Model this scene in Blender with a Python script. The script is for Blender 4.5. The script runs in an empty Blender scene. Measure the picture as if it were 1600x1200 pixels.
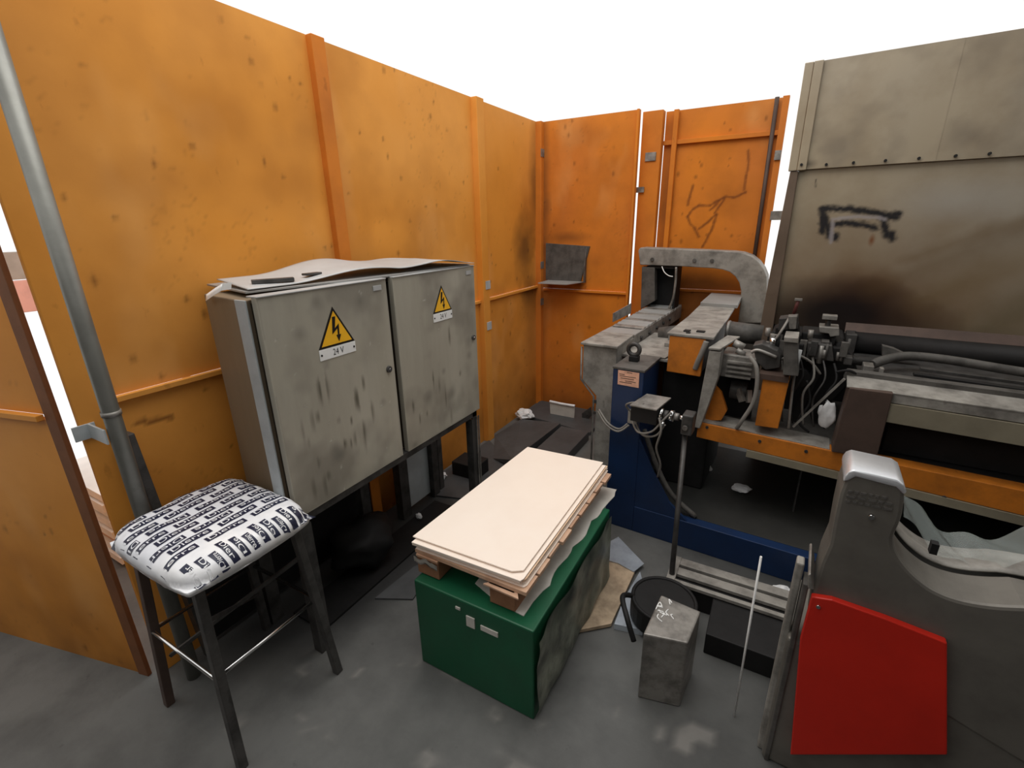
import bpy, bmesh, math, random
import numpy as np
from mathutils import Vector, Matrix, noise as mnoise

C = bpy.context.scene.collection
SC = bpy.context.scene
random.seed(7)

# ---------------------------------------------------------------- camera, world, lights, exposure
cam = bpy.data.cameras.new('camera')
cam.sensor_width = 36.0
cam.lens = 16.524
cam.clip_start = 0.02
co = bpy.data.objects.new('camera', cam)
C.objects.link(co)
right = Vector((.87190, .48937, -.01760)); up = Vector((-.14369, .29004, .94617)); fw = Vector((-.46813, .82243, -.32320))
co.matrix_world = Matrix(((right.x, up.x, -fw.x, 0), (right.y, up.y, -fw.y, 0), (right.z, up.z, -fw.z, 1.65), (0, 0, 0, 1)))
SC.camera = co
SC.view_settings.view_transform = 'Standard'
SC.view_settings.look = 'None'
SC.view_settings.gamma = 1.0
SC.view_settings.use_curve_mapping = False
SC.view_settings.exposure = 0.0

w = bpy.data.worlds.new('overcast')
SC.world = w
w.use_nodes = True
bg = w.node_tree.nodes['Background']
bg.inputs['Color'].default_value = (1.0, 0.985, 0.96, 1)
bg.inputs['Strength'].default_value = 1.05


def area(name, loc, target, sx, sy, power, col):
    l = bpy.data.lights.new(name, 'AREA')
    l.shape = 'RECTANGLE'; l.size = sx; l.size_y = sy; l.energy = power; l.color = col
    o = bpy.data.objects.new(name, l)
    C.objects.link(o)
    o.location = loc
    o.rotation_euler = (Vector(target) - Vector(loc)).to_track_quat('-Z', 'Y').to_euler()
    return o


area('skylight', (-1.0, 1.4, 4.4), (-1.2, 1.9, 0.5), 2.2, 2.6, 60, (1.0, .98, .95))

# ---------------------------------------------------------------- materials
def lin(c):
    return tuple((x / 255 / 12.92 if x / 255 <= .04045 else ((x / 255 + .055) / 1.055) ** 2.4) for x in c) + (1,)


MATS = {}
SPEC = {}


def mat(name, *ar, **kw):
    SPEC[name] = (ar, kw)
    return make_mat(name, *ar, **kw)


def make_mat(name, col, rough=.55, metal=0.0, dirt=(40, 35, 30), amt=.35, scale=5.0, spots=0.0, bump=.15, stain=False,
        streak=False, col2=None, alpha=1.0, trans=0.0, fine=60.0, spec=.4):
    m = bpy.data.materials.new(name)
    m.use_nodes = True
    nt = m.node_tree; N = nt.nodes; L = nt.links
    b = N['Principled BSDF']
    b.inputs['Roughness'].default_value = rough
    b.inputs['Metallic'].default_value = metal
    b.inputs['Specular IOR Level'].default_value = spec
    b.inputs['Alpha'].default_value = alpha
    b.inputs['Transmission Weight'].default_value = trans
    tc = N.new('ShaderNodeTexCoord')
    mp = N.new('ShaderNodeMapping')
    L.new(tc.outputs['Object'], mp.inputs['Vector'])
    if streak:
        mp.inputs['Scale'].default_value = (1, 1, .16)
    n1 = N.new('ShaderNodeTexNoise')
    n1.inputs['Scale'].default_value = scale
    n1.inputs['Detail'].default_value = 8
    n1.inputs['Roughness'].default_value = .62
    L.new(mp.outputs[0], n1.inputs['Vector'])
    r1 = N.new('ShaderNodeValToRGB')
    r1.color_ramp.elements[0].position = .42
    r1.color_ramp.elements[1].position = .72
    L.new(n1.outputs[0], r1.inputs[0])
    mu = N.new('ShaderNodeMath'); mu.operation = 'MULTIPLY'; mu.inputs[1].default_value = amt
    L.new(r1.outputs[0], mu.inputs[0])
    base = N.new('ShaderNodeMix'); base.data_type = 'RGBA'
    base.inputs[6].default_value = lin(col)
    base.inputs[7].default_value = lin(col2 or tuple(min(255, x * 1.1) for x in col))
    n0 = N.new('ShaderNodeTexNoise'); n0.inputs['Scale'].default_value = scale * .35; n0.inputs['Detail'].default_value = 3
    L.new(tc.outputs['Object'], n0.inputs['Vector'])
    r0 = N.new('ShaderNodeValToRGB'); r0.color_ramp.elements[0].position = .35; r0.color_ramp.elements[1].position = .65
    L.new(n0.outputs[0], r0.inputs[0])
    L.new(r0.outputs[0], base.inputs[0])
    mx = N.new('ShaderNodeMix'); mx.data_type = 'RGBA'
    L.new(base.outputs[2], mx.inputs[6])
    mx.inputs[7].default_value = lin(dirt)
    L.new(mu.outputs[0], mx.inputs[0])
    out = mx.outputs[2]
    if spots > 0:
        ns = N.new('ShaderNodeTexNoise'); ns.inputs['Scale'].default_value = 17; ns.inputs['Detail'].default_value = 4
        mp2 = N.new('ShaderNodeMapping'); mp2.inputs['Scale'].default_value = (1, 1, .6)
        L.new(tc.outputs['Object'], mp2.inputs[0]); L.new(mp2.outputs[0], ns.inputs['Vector'])
        rs = N.new('ShaderNodeValToRGB'); rs.color_ramp.elements[0].position = .69; rs.color_ramp.elements[1].position = .76
        L.new(ns.outputs[0], rs.inputs[0])
        ms = N.new('ShaderNodeMath'); ms.operation = 'MULTIPLY'; ms.inputs[1].default_value = spots
        L.new(rs.outputs[0], ms.inputs[0])
        m2 = N.new('ShaderNodeMix'); m2.data_type = 'RGBA'
        L.new(out, m2.inputs[6]); m2.inputs[7].default_value = lin(dirt); L.new(ms.outputs[0], m2.inputs[0])
        out = m2.outputs[2]
    if stain:
        at = N.new('ShaderNodeAttribute'); at.attribute_name = 'Stain'
        m3 = N.new('ShaderNodeMix'); m3.data_type = 'RGBA'
        L.new(out, m3.inputs[6]); L.new(at.outputs['Color'], m3.inputs[7]); L.new(at.outputs['Alpha'], m3.inputs[0])
        out = m3.outputs[2]
    L.new(out, b.inputs['Base Color'])
    if bump:
        nb = N.new('ShaderNodeTexNoise'); nb.inputs['Scale'].default_value = fine; nb.inputs['Detail'].default_value = 4
        L.new(tc.outputs['Object'], nb.inputs['Vector'])
        bp = N.new('ShaderNodeBump'); bp.inputs['Strength'].default_value = bump; bp.inputs['Distance'].default_value = .004
        L.new(nb.outputs[0], bp.inputs['Height']); L.new(bp.outputs[0], b.inputs['Normal'])
    MATS[name] = m
    return m


ORANGE = mat('orange_paint', (222, 146, 56), .62, 0, (128, 70, 24), .16, 3.0, .25, .06, True, col2=(232, 160, 76), spec=.18)
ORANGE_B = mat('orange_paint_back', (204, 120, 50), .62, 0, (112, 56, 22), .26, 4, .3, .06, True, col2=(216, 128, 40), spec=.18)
ORANGE_M = mat('orange_machine_paint', (190, 112, 34), .5, 0, (60, 40, 25), .45, 9, .5, .1)
WOOD_EDGE = mat('rust_brown_edge', (122, 76, 44), .7, 0, (70, 40, 22), .4, 8)
CAB = mat('cabinet_grey', (180, 176, 162), .45, .05, (132, 126, 112), .5, 4, 0, .06, True, streak=True, col2=(170, 164, 150))
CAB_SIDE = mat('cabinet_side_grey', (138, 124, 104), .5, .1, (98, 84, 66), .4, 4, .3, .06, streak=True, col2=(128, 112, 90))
CAB_BLUE = mat('pale_blue_grey_paint', (178, 184, 186), .5, .1, (130, 134, 134), .35, 8, .3)
SEAM = mat('dark_seam', (60, 54, 46), .6, .1)
SHEET = mat('zinc_sheet', (150, 150, 148), .45, .12, (120, 112, 100), .35, 5, .3, .05)
SHEET_L = mat('pale_sheet', (178, 180, 180), .45, .1, (140, 130, 118), .3, 5, .3, .05)
STEEL = mat('dirty_steel', (146, 142, 136), .45, .4, (52, 48, 45), .75, 14, .5, .2)
STEEL_D = mat('dark_steel', (80, 78, 76), .5, .4, (30, 28, 27), .7, 14, .5, .2)
BLACKM = mat('black_greasy_metal', (34, 33, 33), .65, .3, (18, 17, 17), .5, 12, 0, .2)
GREY = mat('machine_grey_paint', (148, 144, 137), .55, .1, (66, 61, 56), .7, 11, .55, .2)
GREY_D = mat('machine_dark_grey', (90, 87, 83), .6, .1, (38, 36, 34), .75, 12, .5, .2)
BROWN = mat('brown_oily_steel', (84, 68, 60), .6, .2, (52, 42, 38), .5, 8, .3, .1)
BEIGE = mat('bare_beige_steel', (150, 142, 122), .5, .3, (100, 92, 78), .4, 6, 0, .05)
SILVER = mat('smoked_galvanised', (170, 156, 132), .42, .3, (120, 98, 68), .45, 2.2, 0, .05, True, col2=(164, 154, 138))
SILVER_F = mat('smoked_frame', (108, 92, 78), .5, .3, (80, 66, 52), .45, 5, .2, .05)
BLUE = mat('blue_machine_paint', (24, 46, 82), .45, .05, (22, 30, 44), .4, 6, 0, .08)
FLOORM = mat('oily_concrete', (98, 98, 96), .6, 0, (50, 50, 50), .6, 3, .4, .2, True, col2=(110, 110, 107), fine=40)
PLATE = mat('dark_floor_plate', (78, 79, 80), .55, .1, (52, 52, 52), .5, 6, .4, .1)
TRAY = mat('blackened_tray', (40, 40, 38), .6, .1, (72, 70, 66), .5, 3, 0, .2)
GREEN = mat('green_paint', (22, 84, 56), .4, .05, (34, 62, 46), .4, 5, .2, .06)
GREEN_D = mat('dusty_dark_film', (58, 68, 56), .4, 0, (20, 26, 22), .95, 11, .4, .5, col2=(146, 150, 134), fine=18)
BOARD = mat('cream_fibreboard', (255, 238, 222), .6, 0, (238, 214, 192), .2, 4, 0, .03, col2=(255, 240, 226))
BOARD_E = mat('board_edge', (232, 200, 168), .7, 0, (180, 146, 116), .3, 20)
PALLET = mat('pallet_wood', (198, 156, 126), .75, 0, (140, 98, 74), .5, 14, 0, .3, col2=(214, 178, 150))
PALLET_D = mat('pallet_block_wood', (150, 106, 78), .8, 0, (100, 66, 46), .5, 14, 0, .3)
FLYWOOD = mat('floor_plywood', (186, 164, 138), .7, 0, (104, 88, 72), .7, 12, .3, .2)
LINER = mat('grey_white_liner', (196, 192, 184), .6, 0, (150, 142, 132), .4, 8)
WHITE = mat('white_plastic', (228, 228, 226), .5, 0, (190, 190, 188), .2, 8)
PAPER = mat('crumpled_paper', (226, 226, 226), .7, 0, (170, 170, 170), .3, 20, 0, .2)
CUSH = mat('white_plastic_wrap', (232, 234, 240), .32, 0, (196, 202, 214), .4, 10, 0, .35, fine=26)
INK = mat('navy_print', (36, 40, 62), .4, 0, (24, 26, 40), .3, 8, 0, .1)
YEL = mat('warning_yellow', (236, 176, 40), .4, 0, (210, 150, 30), .2, 12, 0, 0)
BLK = mat('black_print', (26, 22, 20), .45, 0, (18, 16, 15), .2, 8, 0, 0)
PIPE = mat('galvanised_pipe', (128, 128, 122), .42, .45, (84, 82, 76), .4, 6, .3, .06)
CAST = mat('cast_grey_paint', (110, 106, 99), .5, .25, (76, 71, 66), .5, 7, .2, .1)
ALU = mat('bare_aluminium', (222, 224, 228), .3, .6, (150, 150, 150), .3, 9, 0, .04)
RED = mat('red_enamel', (196, 40, 26), .4, 0, (150, 30, 22), .3, 5, 0, .03)
CHROME = mat('chrome', (215, 215, 215), .15, 1.0, (150, 150, 150), .2, 9, 0, 0)
COPPERPL = mat('faded_nameplate', (226, 176, 150), .5, .1, (170, 110, 90), .45, 40, 0, 0)
CABLE = mat('grey_cable', (126, 122, 116), .6, 0, (84, 80, 76), .4, 10)
MAROON = mat('maroon_pipe', (86, 42, 40), .6, .1, (50, 28, 26), .4, 8)
SHINY = mat('polished_sheet', (206, 214, 224), .25, .5, (130, 136, 144), .55, 9, 0, .15)
PINK = mat('pale_pink_panel', (230, 190, 188), .6)
PLASTIC = mat('clear_plastic', (210, 220, 215), .12, 0, (190, 200, 196), .2, 8, 0, .2, alpha=.22, fine=12)

# ---------------------------------------------------------------- geometry helpers
def plain(m):
    """the same paint without the stain layer, for parts that carry no Stain attribute"""
    k = m.name + '_plain'
    if k not in MATS:
        ar, kw = SPEC[m.name]
        kw = dict(kw); kw['stain'] = False
        mat(k, *[False if (i == 8) else v for i, v in enumerate(ar)], **{q: v for q, v in kw.items() if not (q == 'stain' and len(ar) > 8)})
    return MATS[k]


STAINED = (ORANGE, ORANGE_B, CAB, SILVER, FLOORM)


class G:
    def __init__(s):
        s.bm = bmesh.new()

    def _hex(s, c):
        v = [s.bm.verts.new(p) for p in c]
        for f in ((0, 3, 2, 1), (4, 5, 6, 7), (0, 1, 5, 4), (1, 2, 6, 5), (2, 3, 7, 6), (3, 0, 4, 7)):
            s.bm.faces.new([v[i] for i in f])
        return s

    def box(s, x0, x1, y0, y1, z0, z1):
        return s._hex([(x0, y0, z0), (x1, y0, z0), (x1, y1, z0), (x0, y1, z0), (x0, y0, z1), (x1, y0, z1), (x1, y1, z1), (x0, y1, z1)])

    def bar(s, p0, p1, wx, wz, upv=(0, 0, 1)):
        a = Vector(p0); b = Vector(p1); d = (b - a).normalized(); u = Vector(upv)
        if abs(d.dot(u)) > .95:
            u = Vector((0, 1, 0))
        sd = d.cross(u).normalized() * wx / 2; uu = sd.cross(d).normalized() * wz / 2
        return s._hex([a - sd - uu, a + sd - uu, b + sd - uu, b - sd - uu, a - sd + uu, a + sd + uu, b + sd + uu, b - sd + uu])

    def prism(s, pts, axis, a0, a1):
        def P(p, a):
            return {'x': (a, p[0], p[1]), 'y': (p[0], a, p[1]), 'z': (p[0], p[1], a)}[axis]
        A = [s.bm.verts.new(P(p, a0)) for p in pts]; B = [s.bm.verts.new(P(p, a1)) for p in pts]
        s.bm.faces.new(A); s.bm.faces.new(B[::-1])
        n = len(pts)
        for i in range(n):
            j = (i + 1) % n
            s.bm.faces.new((A[i], B[i], B[j], A[j]))
        return s

    def cyl(s, p0, p1, r, seg=16, r2=None, cap=True):
        a = Vector(p0); b = Vector(p1); d = (b - a).normalized(); r2 = r if r2 is None else r2
        u = d.orthogonal().normalized(); v = d.cross(u)
        R = [[s.bm.verts.new(c + (u * math.cos(t) + v * math.sin(t)) * rr) for t in [2 * math.pi * i / seg for i in range(seg)]] for c, rr in ((a, r), (b, r2))]
        for i in range(seg):
            j = (i + 1) % seg
            f = s.bm.faces.new((R[0][i], R[0][j], R[1][j], R[1][i])); f.smooth = True
        if cap:
            s.bm.faces.new(R[0][::-1]); s.bm.faces.new(R[1])
        return s

    def tube(s, pts, r, seg=8, smooth=True):
        pts = [Vector(p) for p in pts]
        if smooth and len(pts) > 2:
            q = []
            P = [pts[0]] + pts + [pts[-1]]
            for i in range(1, len(P) - 2):
                for k in range(6):
                    t = k / 6
                    q.append(.5 * ((2 * P[i]) + (-P[i - 1] + P[i + 1]) * t + (2 * P[i - 1] - 5 * P[i] + 4 * P[i + 1] - P[i + 2]) * t * t + (-P[i - 1] + 3 * P[i] - 3 * P[i + 1] + P[i + 2]) * t ** 3))
            q.append(pts[-1]); pts = q
        rings = []
        u = None
        for i, p in enumerate(pts):
            d = (pts[min(i + 1, len(pts) - 1)] - pts[max(i - 1, 0)]).normalized()
            u = d.orthogonal().normalized() if u is None else (u - d * u.dot(d)).normalized()
            v = d.cross(u)
            rings.append([s.bm.verts.new(p + (u * math.cos(2 * math.pi * k / seg) + v * math.sin(2 * math.pi * k / seg)) * r) for k in range(seg)])
        for a, b in zip(rings, rings[1:]):
            for k in range(seg):
                j = (k + 1) % seg
                f = s.bm.faces.new((a[k], a[j], b[j], b[k])); f.smooth = True
        s.bm.faces.new(rings[0][::-1]); s.bm.faces.new(rings[-1])
        return s

    def ring(s, c, R, r, axis='y', seg=24, ss=8):
        c = Vector(c)
        V = []
        for i in range(seg):
            t = 2 * math.pi * i / seg
            row = []
            for k in range(ss):
                q = 2 * math.pi * k / ss
                rad = R + r * math.cos(q); h = r * math.sin(q)
                p = {'y': (rad * math.cos(t), h, rad * math.sin(t)), 'x': (h, rad * math.cos(t), rad * math.sin(t)), 'z': (rad * math.cos(t), rad * math.sin(t), h)}[axis]
                row.append(s.bm.verts.new(c + Vector(p)))
            V.append(row)
        for i in range(seg):
            for k in range(ss):
                f = s.bm.faces.new((V[i][k], V[(i + 1) % seg][k], V[(i + 1) % seg][(k + 1) % ss], V[i][(k + 1) % ss])); f.smooth = True
        return s

    def surf(s, f, nu, nv, thick=0.0):
        """grid surface f(a,b)->xyz with a,b in 0..1, optional thickness downwards"""
        def lay(dz):
            return [[s.bm.verts.new(Vector(f(i / nu, j / nv)) + Vector((0, 0, dz))) for j in range(nv + 1)] for i in range(nu + 1)]
        T = lay(0)
        for i in range(nu):
            for j in range(nv):
                q = s.bm.faces.new((T[i][j], T[i + 1][j], T[i + 1][j + 1], T[i][j + 1])); q.smooth = True
        if thick:
            B = lay(-thick)
            for i in range(nu):
                for j in range(nv):
                    s.bm.faces.new((B[i][j], B[i][j + 1], B[i + 1][j + 1], B[i + 1][j]))
            for i in range(nu):
                s.bm.faces.new((T[i][0], B[i][0], B[i + 1][0], T[i + 1][0])); s.bm.faces.new((T[i][nv], T[i + 1][nv], B[i + 1][nv], B[i][nv]))
            for j in range(nv):
                s.bm.faces.new((T[0][j], T[0][j + 1], B[0][j + 1], B[0][j])); s.bm.faces.new((T[nu][j], B[nu][j], B[nu][j + 1], T[nu][j + 1]))
        return s


BASE = {}
YAW = -math.radians(2.809)      # the press line stands turned by this much against the cabinets


def thing(name, label, cat, base, group=None, yaw=0.0, kind=None):
    o = bpy.data.objects.new(name, None)
    o.empty_display_size = .1
    C.objects.link(o)
    o.location = Matrix.Rotation(yaw, 3, 'Z') @ Vector(base)
    o.rotation_euler = (0, 0, yaw)
    if kind:
        o['kind'] = kind
    if label:
        o['label'] = label
    if cat:
        o['category'] = cat
    if group:
        o['group'] = group
    BASE[o.name] = Vector(base)
    return o


def part(name, g, m, parent, bevel=0.0, label=None, kind=None, mesh=None):
    b = BASE[parent.name]
    if mesh is None:
        bmesh.ops.translate(g.bm, verts=g.bm.verts, vec=-b)
        bmesh.ops.recalc_face_normals(g.bm, faces=g.bm.faces)
        mesh = bpy.data.meshes.new(name); g.bm.to_mesh(mesh); g.bm.free()
        mesh.materials.append(plain(m) if m in STAINED else m)
    o = bpy.data.objects.new(name, mesh)
    C.objects.link(o)
    o.parent = parent
    if bevel:
        md = o.modifiers.new('bevel', 'BEVEL'); md.width = bevel; md.segments = 2; md.limit_method = 'ANGLE'; md.angle_limit = .7
    if label:
        o['label'] = label
    if kind:
        o['kind'] = kind
    BASE[o.name] = b
    return o


def single(name, g, m, label, cat, base, group=None, yaw=0.0, bevel=0.0, kind=None):
    """a thing that is one mesh; g given in absolute (frame) coordinates"""
    bmesh.ops.translate(g.bm, verts=g.bm.verts, vec=-Vector(base))
    bmesh.ops.recalc_face_normals(g.bm, faces=g.bm.faces)
    mesh = bpy.data.meshes.new(name); g.bm.to_mesh(mesh); g.bm.free(); mesh.materials.append(m)
    o = bpy.data.objects.new(name, mesh); C.objects.link(o)
    o.location = Matrix.Rotation(yaw, 3, 'Z') @ Vector(base); o.rotation_euler = (0, 0, yaw)
    if bevel:
        md = o.modifiers.new('bevel', 'BEVEL'); md.width = bevel; md.segments = 2; md.limit_method = 'ANGLE'; md.angle_limit = .7
    if kind:
        o['kind'] = kind
    if label:
        o['label'] = label
    if cat:
        o['category'] = cat
    if group:
        o['group'] = group
    BASE[o.name] = Vector(base)
    return o


def smooth_all(g):
    for f in g.bm.faces:
        f.smooth = True
    return g


def segdist(X, Z, line):
    d = np.full(X.shape, 1e9)
    for (ax, az), (bx, bz) in zip(line, line[1:]):
        vx, vz = bx - ax, bz - az
        t = np.clip(((X - ax) * vx + (Z - az) * vz) / (vx * vx + vz * vz + 1e-12), 0, 1)
        d = np.minimum(d, np.hypot(X - ax - t * vx, Z - az - t * vz))
    return d


def vnoise(X, Z, sc, seed=0):
    """cheap value noise in numpy, 0..1"""
    rs = np.random.RandomState(seed)
    T = rs.rand(64, 64)
    x = X * sc; z = Z * sc
    xi = np.floor(x).astype(int); zi = np.floor(z).astype(int)
    fx = x - xi; fz = z - zi
    fx = fx * fx * (3 - 2 * fx); fz = fz * fz * (3 - 2 * fz)
    g = lambda a, b: T[a % 64, b % 64]
    return (g(xi, zi) * (1 - fx) + g(xi + 1, zi) * fx) * (1 - fz) + (g(xi, zi + 1) * (1 - fx) + g(xi + 1, zi + 1) * fx) * fz


def fbm(X, Z, sc, seed=0, o=4):
    r = 0; a = .5; t = 0
    for k in range(o):
        r = r + a * vnoise(X, Z, sc * 2 ** k, seed + k); t += a; a *= .55
    return r / t


def stained_sheet(name, parent, axis, a0, a1, b0, b1, d, thick, res, colf, m, base=None, label=None):
    """a sheet whose visible face is a fine grid carrying stains and other tones in the 'Stain' attribute.
    axis 'y': spans x=a0..a1, z=b0..b1 in the plane y=d, body behind (towards +y).
    axis 'x': spans y, z in the plane x=d facing +x, body towards -x.  axis 'z': spans x,y at z=d."""
    na = max(2, int((a1 - a0) / res)); nb = max(2, int((b1 - b0) / res))
    A, B = np.meshgrid(np.linspace(a0, a1, na + 1), np.linspace(b0, b1, nb + 1), indexing='ij')
    D = np.full(A.shape, d)
    b = BASE[parent.name] if parent is not None else Vector(base or (0, 0, 0))
    co_ = {'y': (A, D, B), 'x': (D, A, B), 'z': (A, B, D)}[axis]
    V = np.stack([c.ravel() - bb for c, bb in zip(co_, b)], 1)
    idx = np.arange(V.shape[0]).reshape(A.shape)
    q = np.stack([idx[:-1, :-1], idx[1:, :-1], idx[1:, 1:], idx[:-1, 1:]], -1).reshape(-1, 4)
    if axis == 'x':
        q = q  # normal +x : (y,z) ccw
    if axis == 'y':
        q = q  # (x,z) ccw -> normal -y
    sgn = {'y': 1, 'x': -1, 'z': -1}[axis]
    back = []
    for (a, bb) in ((a0, b0), (a1, b0), (a1, b1), (a0, b1)):
        dd = d + sgn * thick
        p = {'y': (a, dd, bb), 'x': (dd, a, bb), 'z': (a, bb, dd)}[axis]
        back.append([p[i] - b[i] for i in range(3)])
    n = V.shape[0]
    V = np.vstack([V, np.array(back)])
    c00, c10, c11, c01 = idx[0, 0], idx[-1, 0], idx[-1, -1], idx[0, -1]
    faces = q.tolist()
    e = [[int(v) for v in idx[:, 0]], [int(v) for v in idx[-1, :]], [int(v) for v in idx[::-1, -1]], [int(v) for v in idx[0, ::-1]]]
    for k in range(4):
        faces.append(e[k][::-1] + [n + k, n + (k + 1) % 4])
    faces.append([n + 3, n + 2, n + 1, n])
    me = bpy.data.meshes.new(name)
    me.from_pydata(V.tolist(), [], faces)
    ca = me.color_attributes.new('Stain', 'FLOAT_COLOR', 'POINT')
    rgba = colf(A, B)
    buf = np.zeros((V.shape[0], 4), dtype=np.float32)
    buf[:n] = rgba.reshape(-1, 4)
    ca.data.foreach_set('color', buf.ravel())
    me.materials.append(m)
    o = bpy.data.objects.new(name, me); C.objects.link(o)
    if parent is not None:
        o.parent = parent
        BASE[o.name] = b
    else:
        o.location = b; BASE[o.name] = b
    if label:
        o['label'] = label
    return o


def over(dst, col, a):
    """lay a stain of colour col with opacity a over dst (rgba, premixed)"""
    c = np.array(lin(col)[:3])
    ao = dst[..., 3]
    an = a + ao * (1 - a)
    s_ = np.where(an > 1e-6, an, 1)[..., None]
    dst[..., :3] = (c * a[..., None] + dst[..., :3] * (ao * (1 - a))[..., None]) / s_
    dst[..., 3] = an
    return dst


def blank(A):
    return np.zeros(A.shape + (4,))


def marks(R, A, B, lines, col, wd, op, seed=1):
    for k, l in enumerate(lines):
        d = segdist(A, B, l) + (fbm(A, B, 60, seed + k) - .5) * wd * .8
        R = over(R, col, op * np.clip(1.3 * (1 - d / wd), 0, 1))
    return R


# ================================================================ THE SETTING
def floorcol(A, B):
    R = blank(A)
    n = fbm(A, B, 1.3, 3)
    # floor darker towards the press line and under the cabinets
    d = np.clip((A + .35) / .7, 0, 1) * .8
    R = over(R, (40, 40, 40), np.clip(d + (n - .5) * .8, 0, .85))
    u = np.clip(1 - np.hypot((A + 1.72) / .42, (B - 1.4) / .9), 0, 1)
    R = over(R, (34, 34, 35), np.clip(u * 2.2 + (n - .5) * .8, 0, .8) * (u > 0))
    R = over(R, (150, 146, 140), np.clip((fbm(A, B, 9, 9) - .68) * 6, 0, .5) * (A > -1.5) * (B < 1.3))
    return R


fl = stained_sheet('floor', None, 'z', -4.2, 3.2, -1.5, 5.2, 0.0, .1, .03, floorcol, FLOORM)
fl['kind'] = 'structure'

WALL_TOP = 2.42


def orange_col(seed, corner=None, scrawl=(), strips=()):
    def f(A, B):
        R = blank(A)
        n = fbm(A, B, 5, seed)
        R = over(R, (150, 88, 34), np.clip((fbm(A, B, 2.2, seed + 5) - .55) * 1.6, 0, .35))
        # darker towards the bottom of the sheets
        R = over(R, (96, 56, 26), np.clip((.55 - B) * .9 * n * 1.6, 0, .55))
        sc = np.clip(1 - np.abs(fbm(A, B, 7, seed + 20) - .5) / .008, 0, 1) * (fbm(A, B, 3, seed + 31) > .62)
        R = over(R, (96, 54, 22), sc * .22)
        R = over(R, (238, 178, 110), np.clip((fbm(A, B * .5, 3, seed + 40) - .6) * 1.5, 0, .3))
        rs = np.random.RandomState(seed)
        for k in range(26):
            a = rs.uniform(A.min(), A.max()); b = rs.uniform(B.min(), B.max()); r = rs.uniform(.004, .013)
            R = over(R, (100, 56, 22), .6 * np.clip(1.3 - np.hypot(A - a, (B - b) / rs.uniform(.8, 2)) / r, 0, 1))
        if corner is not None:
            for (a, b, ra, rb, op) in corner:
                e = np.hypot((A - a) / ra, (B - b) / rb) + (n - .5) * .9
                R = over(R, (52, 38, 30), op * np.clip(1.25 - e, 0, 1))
        R = marks(R, A, B, scrawl, (104, 54, 26), .013, .75, seed)
        return R
    return f


# unseen walls and roof added to darken the press side of the booth
rf = thing('shade_roof', 'unseen dark roof added to shade the press side of the booth', None, (0, 0, 0), kind='structure')
part('roof_sheet', G().box(.25, 3.2, -1.5, 1.7, 2.95, 3.0), GREY_D, rf)
wr_ = thing('shade_wall_behind', 'unseen grey wall added behind the camera to block low light', None, (0, 0, 0), kind='structure')
part('panel', G().box(-3.6, 3.2, -1.52, -1.5, 0, 2.4), GREY_D, wr_)
we_ = thing('shade_wall_east', 'unseen grey wall added far to the right to block low light', None, (0, 0, 0), kind='structure')
part('panel', G().box(3.2, 3.22, -1.5, 5.0, 0, 2.4), SILVER_F, we_)

# --- left wall: sheets, rib flanges and posts
wl = thing('wall_left', 'orange painted sheet steel booth wall behind the cabinets', None, (0, 0, 0), kind='structure')
XW = -1.9
segs = [(.60, 1.63, XW, 11, None), (1.70, 2.87, XW, 12, None),
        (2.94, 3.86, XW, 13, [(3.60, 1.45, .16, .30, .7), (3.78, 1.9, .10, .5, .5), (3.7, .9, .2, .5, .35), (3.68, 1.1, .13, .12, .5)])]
crack = [[(0.671,1.011),(0.695,1.012),(0.707,0.997),(0.722,0.999),(0.753,0.997),(0.780,0.992)]]
for y0, y1, xx, sd, cn in segs:
    stained_sheet('panel', wl, 'x', y0, y1, 1.125, WALL_TOP, xx, .02, .012, orange_col(sd, cn), ORANGE)
    stained_sheet('panel', wl, 'x', y0, y1, 0.0, 1.105, xx, .02, .012, orange_col(sd + 3, cn, crack if sd == 11 else ()), ORANGE)
    part('rib_flange', G().box(xx, xx + .022, y0, y1, 1.105, 1.125), ORANGE, wl, .002)
part('post', G().box(XW - .02, XW + .035, 1.63, 1.70, 0, WALL_TOP), ORANGE_B, wl, .003)
part('post', G().box(XW - .02, XW + .045, 2.87, 2.955, 0, WALL_TOP), ORANGE, wl, .003)
part('post', G().box(XW - .02, XW + .05, 3.80, 3.86, 0, WALL_TOP), ORANGE_B, wl, .003)
part('post', G().box(XW - .02, XW, .522, .60, 0, WALL_TOP), ORANGE, wl, .003)
for zz in (2.19, 1.30, .98):
    part('bracket', G().box(XW + .05, XW + .054, 3.79, 3.862, zz - .03, zz + .03), STEEL, wl, .001, 'grey steel bracket')
for yy, zz in ((2.93, 1.23), (2.93, .93)):
    part('bracket', G().box(XW + .045, XW + .05, yy - .03, yy + .03, zz - .03, zz + .03), CAB_BLUE, wl, .001, 'grey steel bracket')

# --- back wall (orange), then a gap of daylight, then the second back sheet
wb = thing('wall_back', 'orange painted sheet steel booth wall behind the conveyor', None, (0, 0, 0), kind='structure')
YB = 3.85
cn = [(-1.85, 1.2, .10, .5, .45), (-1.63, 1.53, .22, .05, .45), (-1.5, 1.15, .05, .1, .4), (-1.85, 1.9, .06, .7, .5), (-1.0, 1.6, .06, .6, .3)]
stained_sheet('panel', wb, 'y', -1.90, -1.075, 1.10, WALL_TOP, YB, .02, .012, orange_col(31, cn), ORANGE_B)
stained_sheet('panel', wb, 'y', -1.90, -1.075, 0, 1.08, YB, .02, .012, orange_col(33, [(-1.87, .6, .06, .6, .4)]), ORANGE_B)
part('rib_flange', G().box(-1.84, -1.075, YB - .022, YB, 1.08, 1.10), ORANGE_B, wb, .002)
part('edge_angle', G().box(-1.09, -1.072, YB - .03, YB + .02, 0, WALL_TOP), ORANGE_B, wb, .002)
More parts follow.
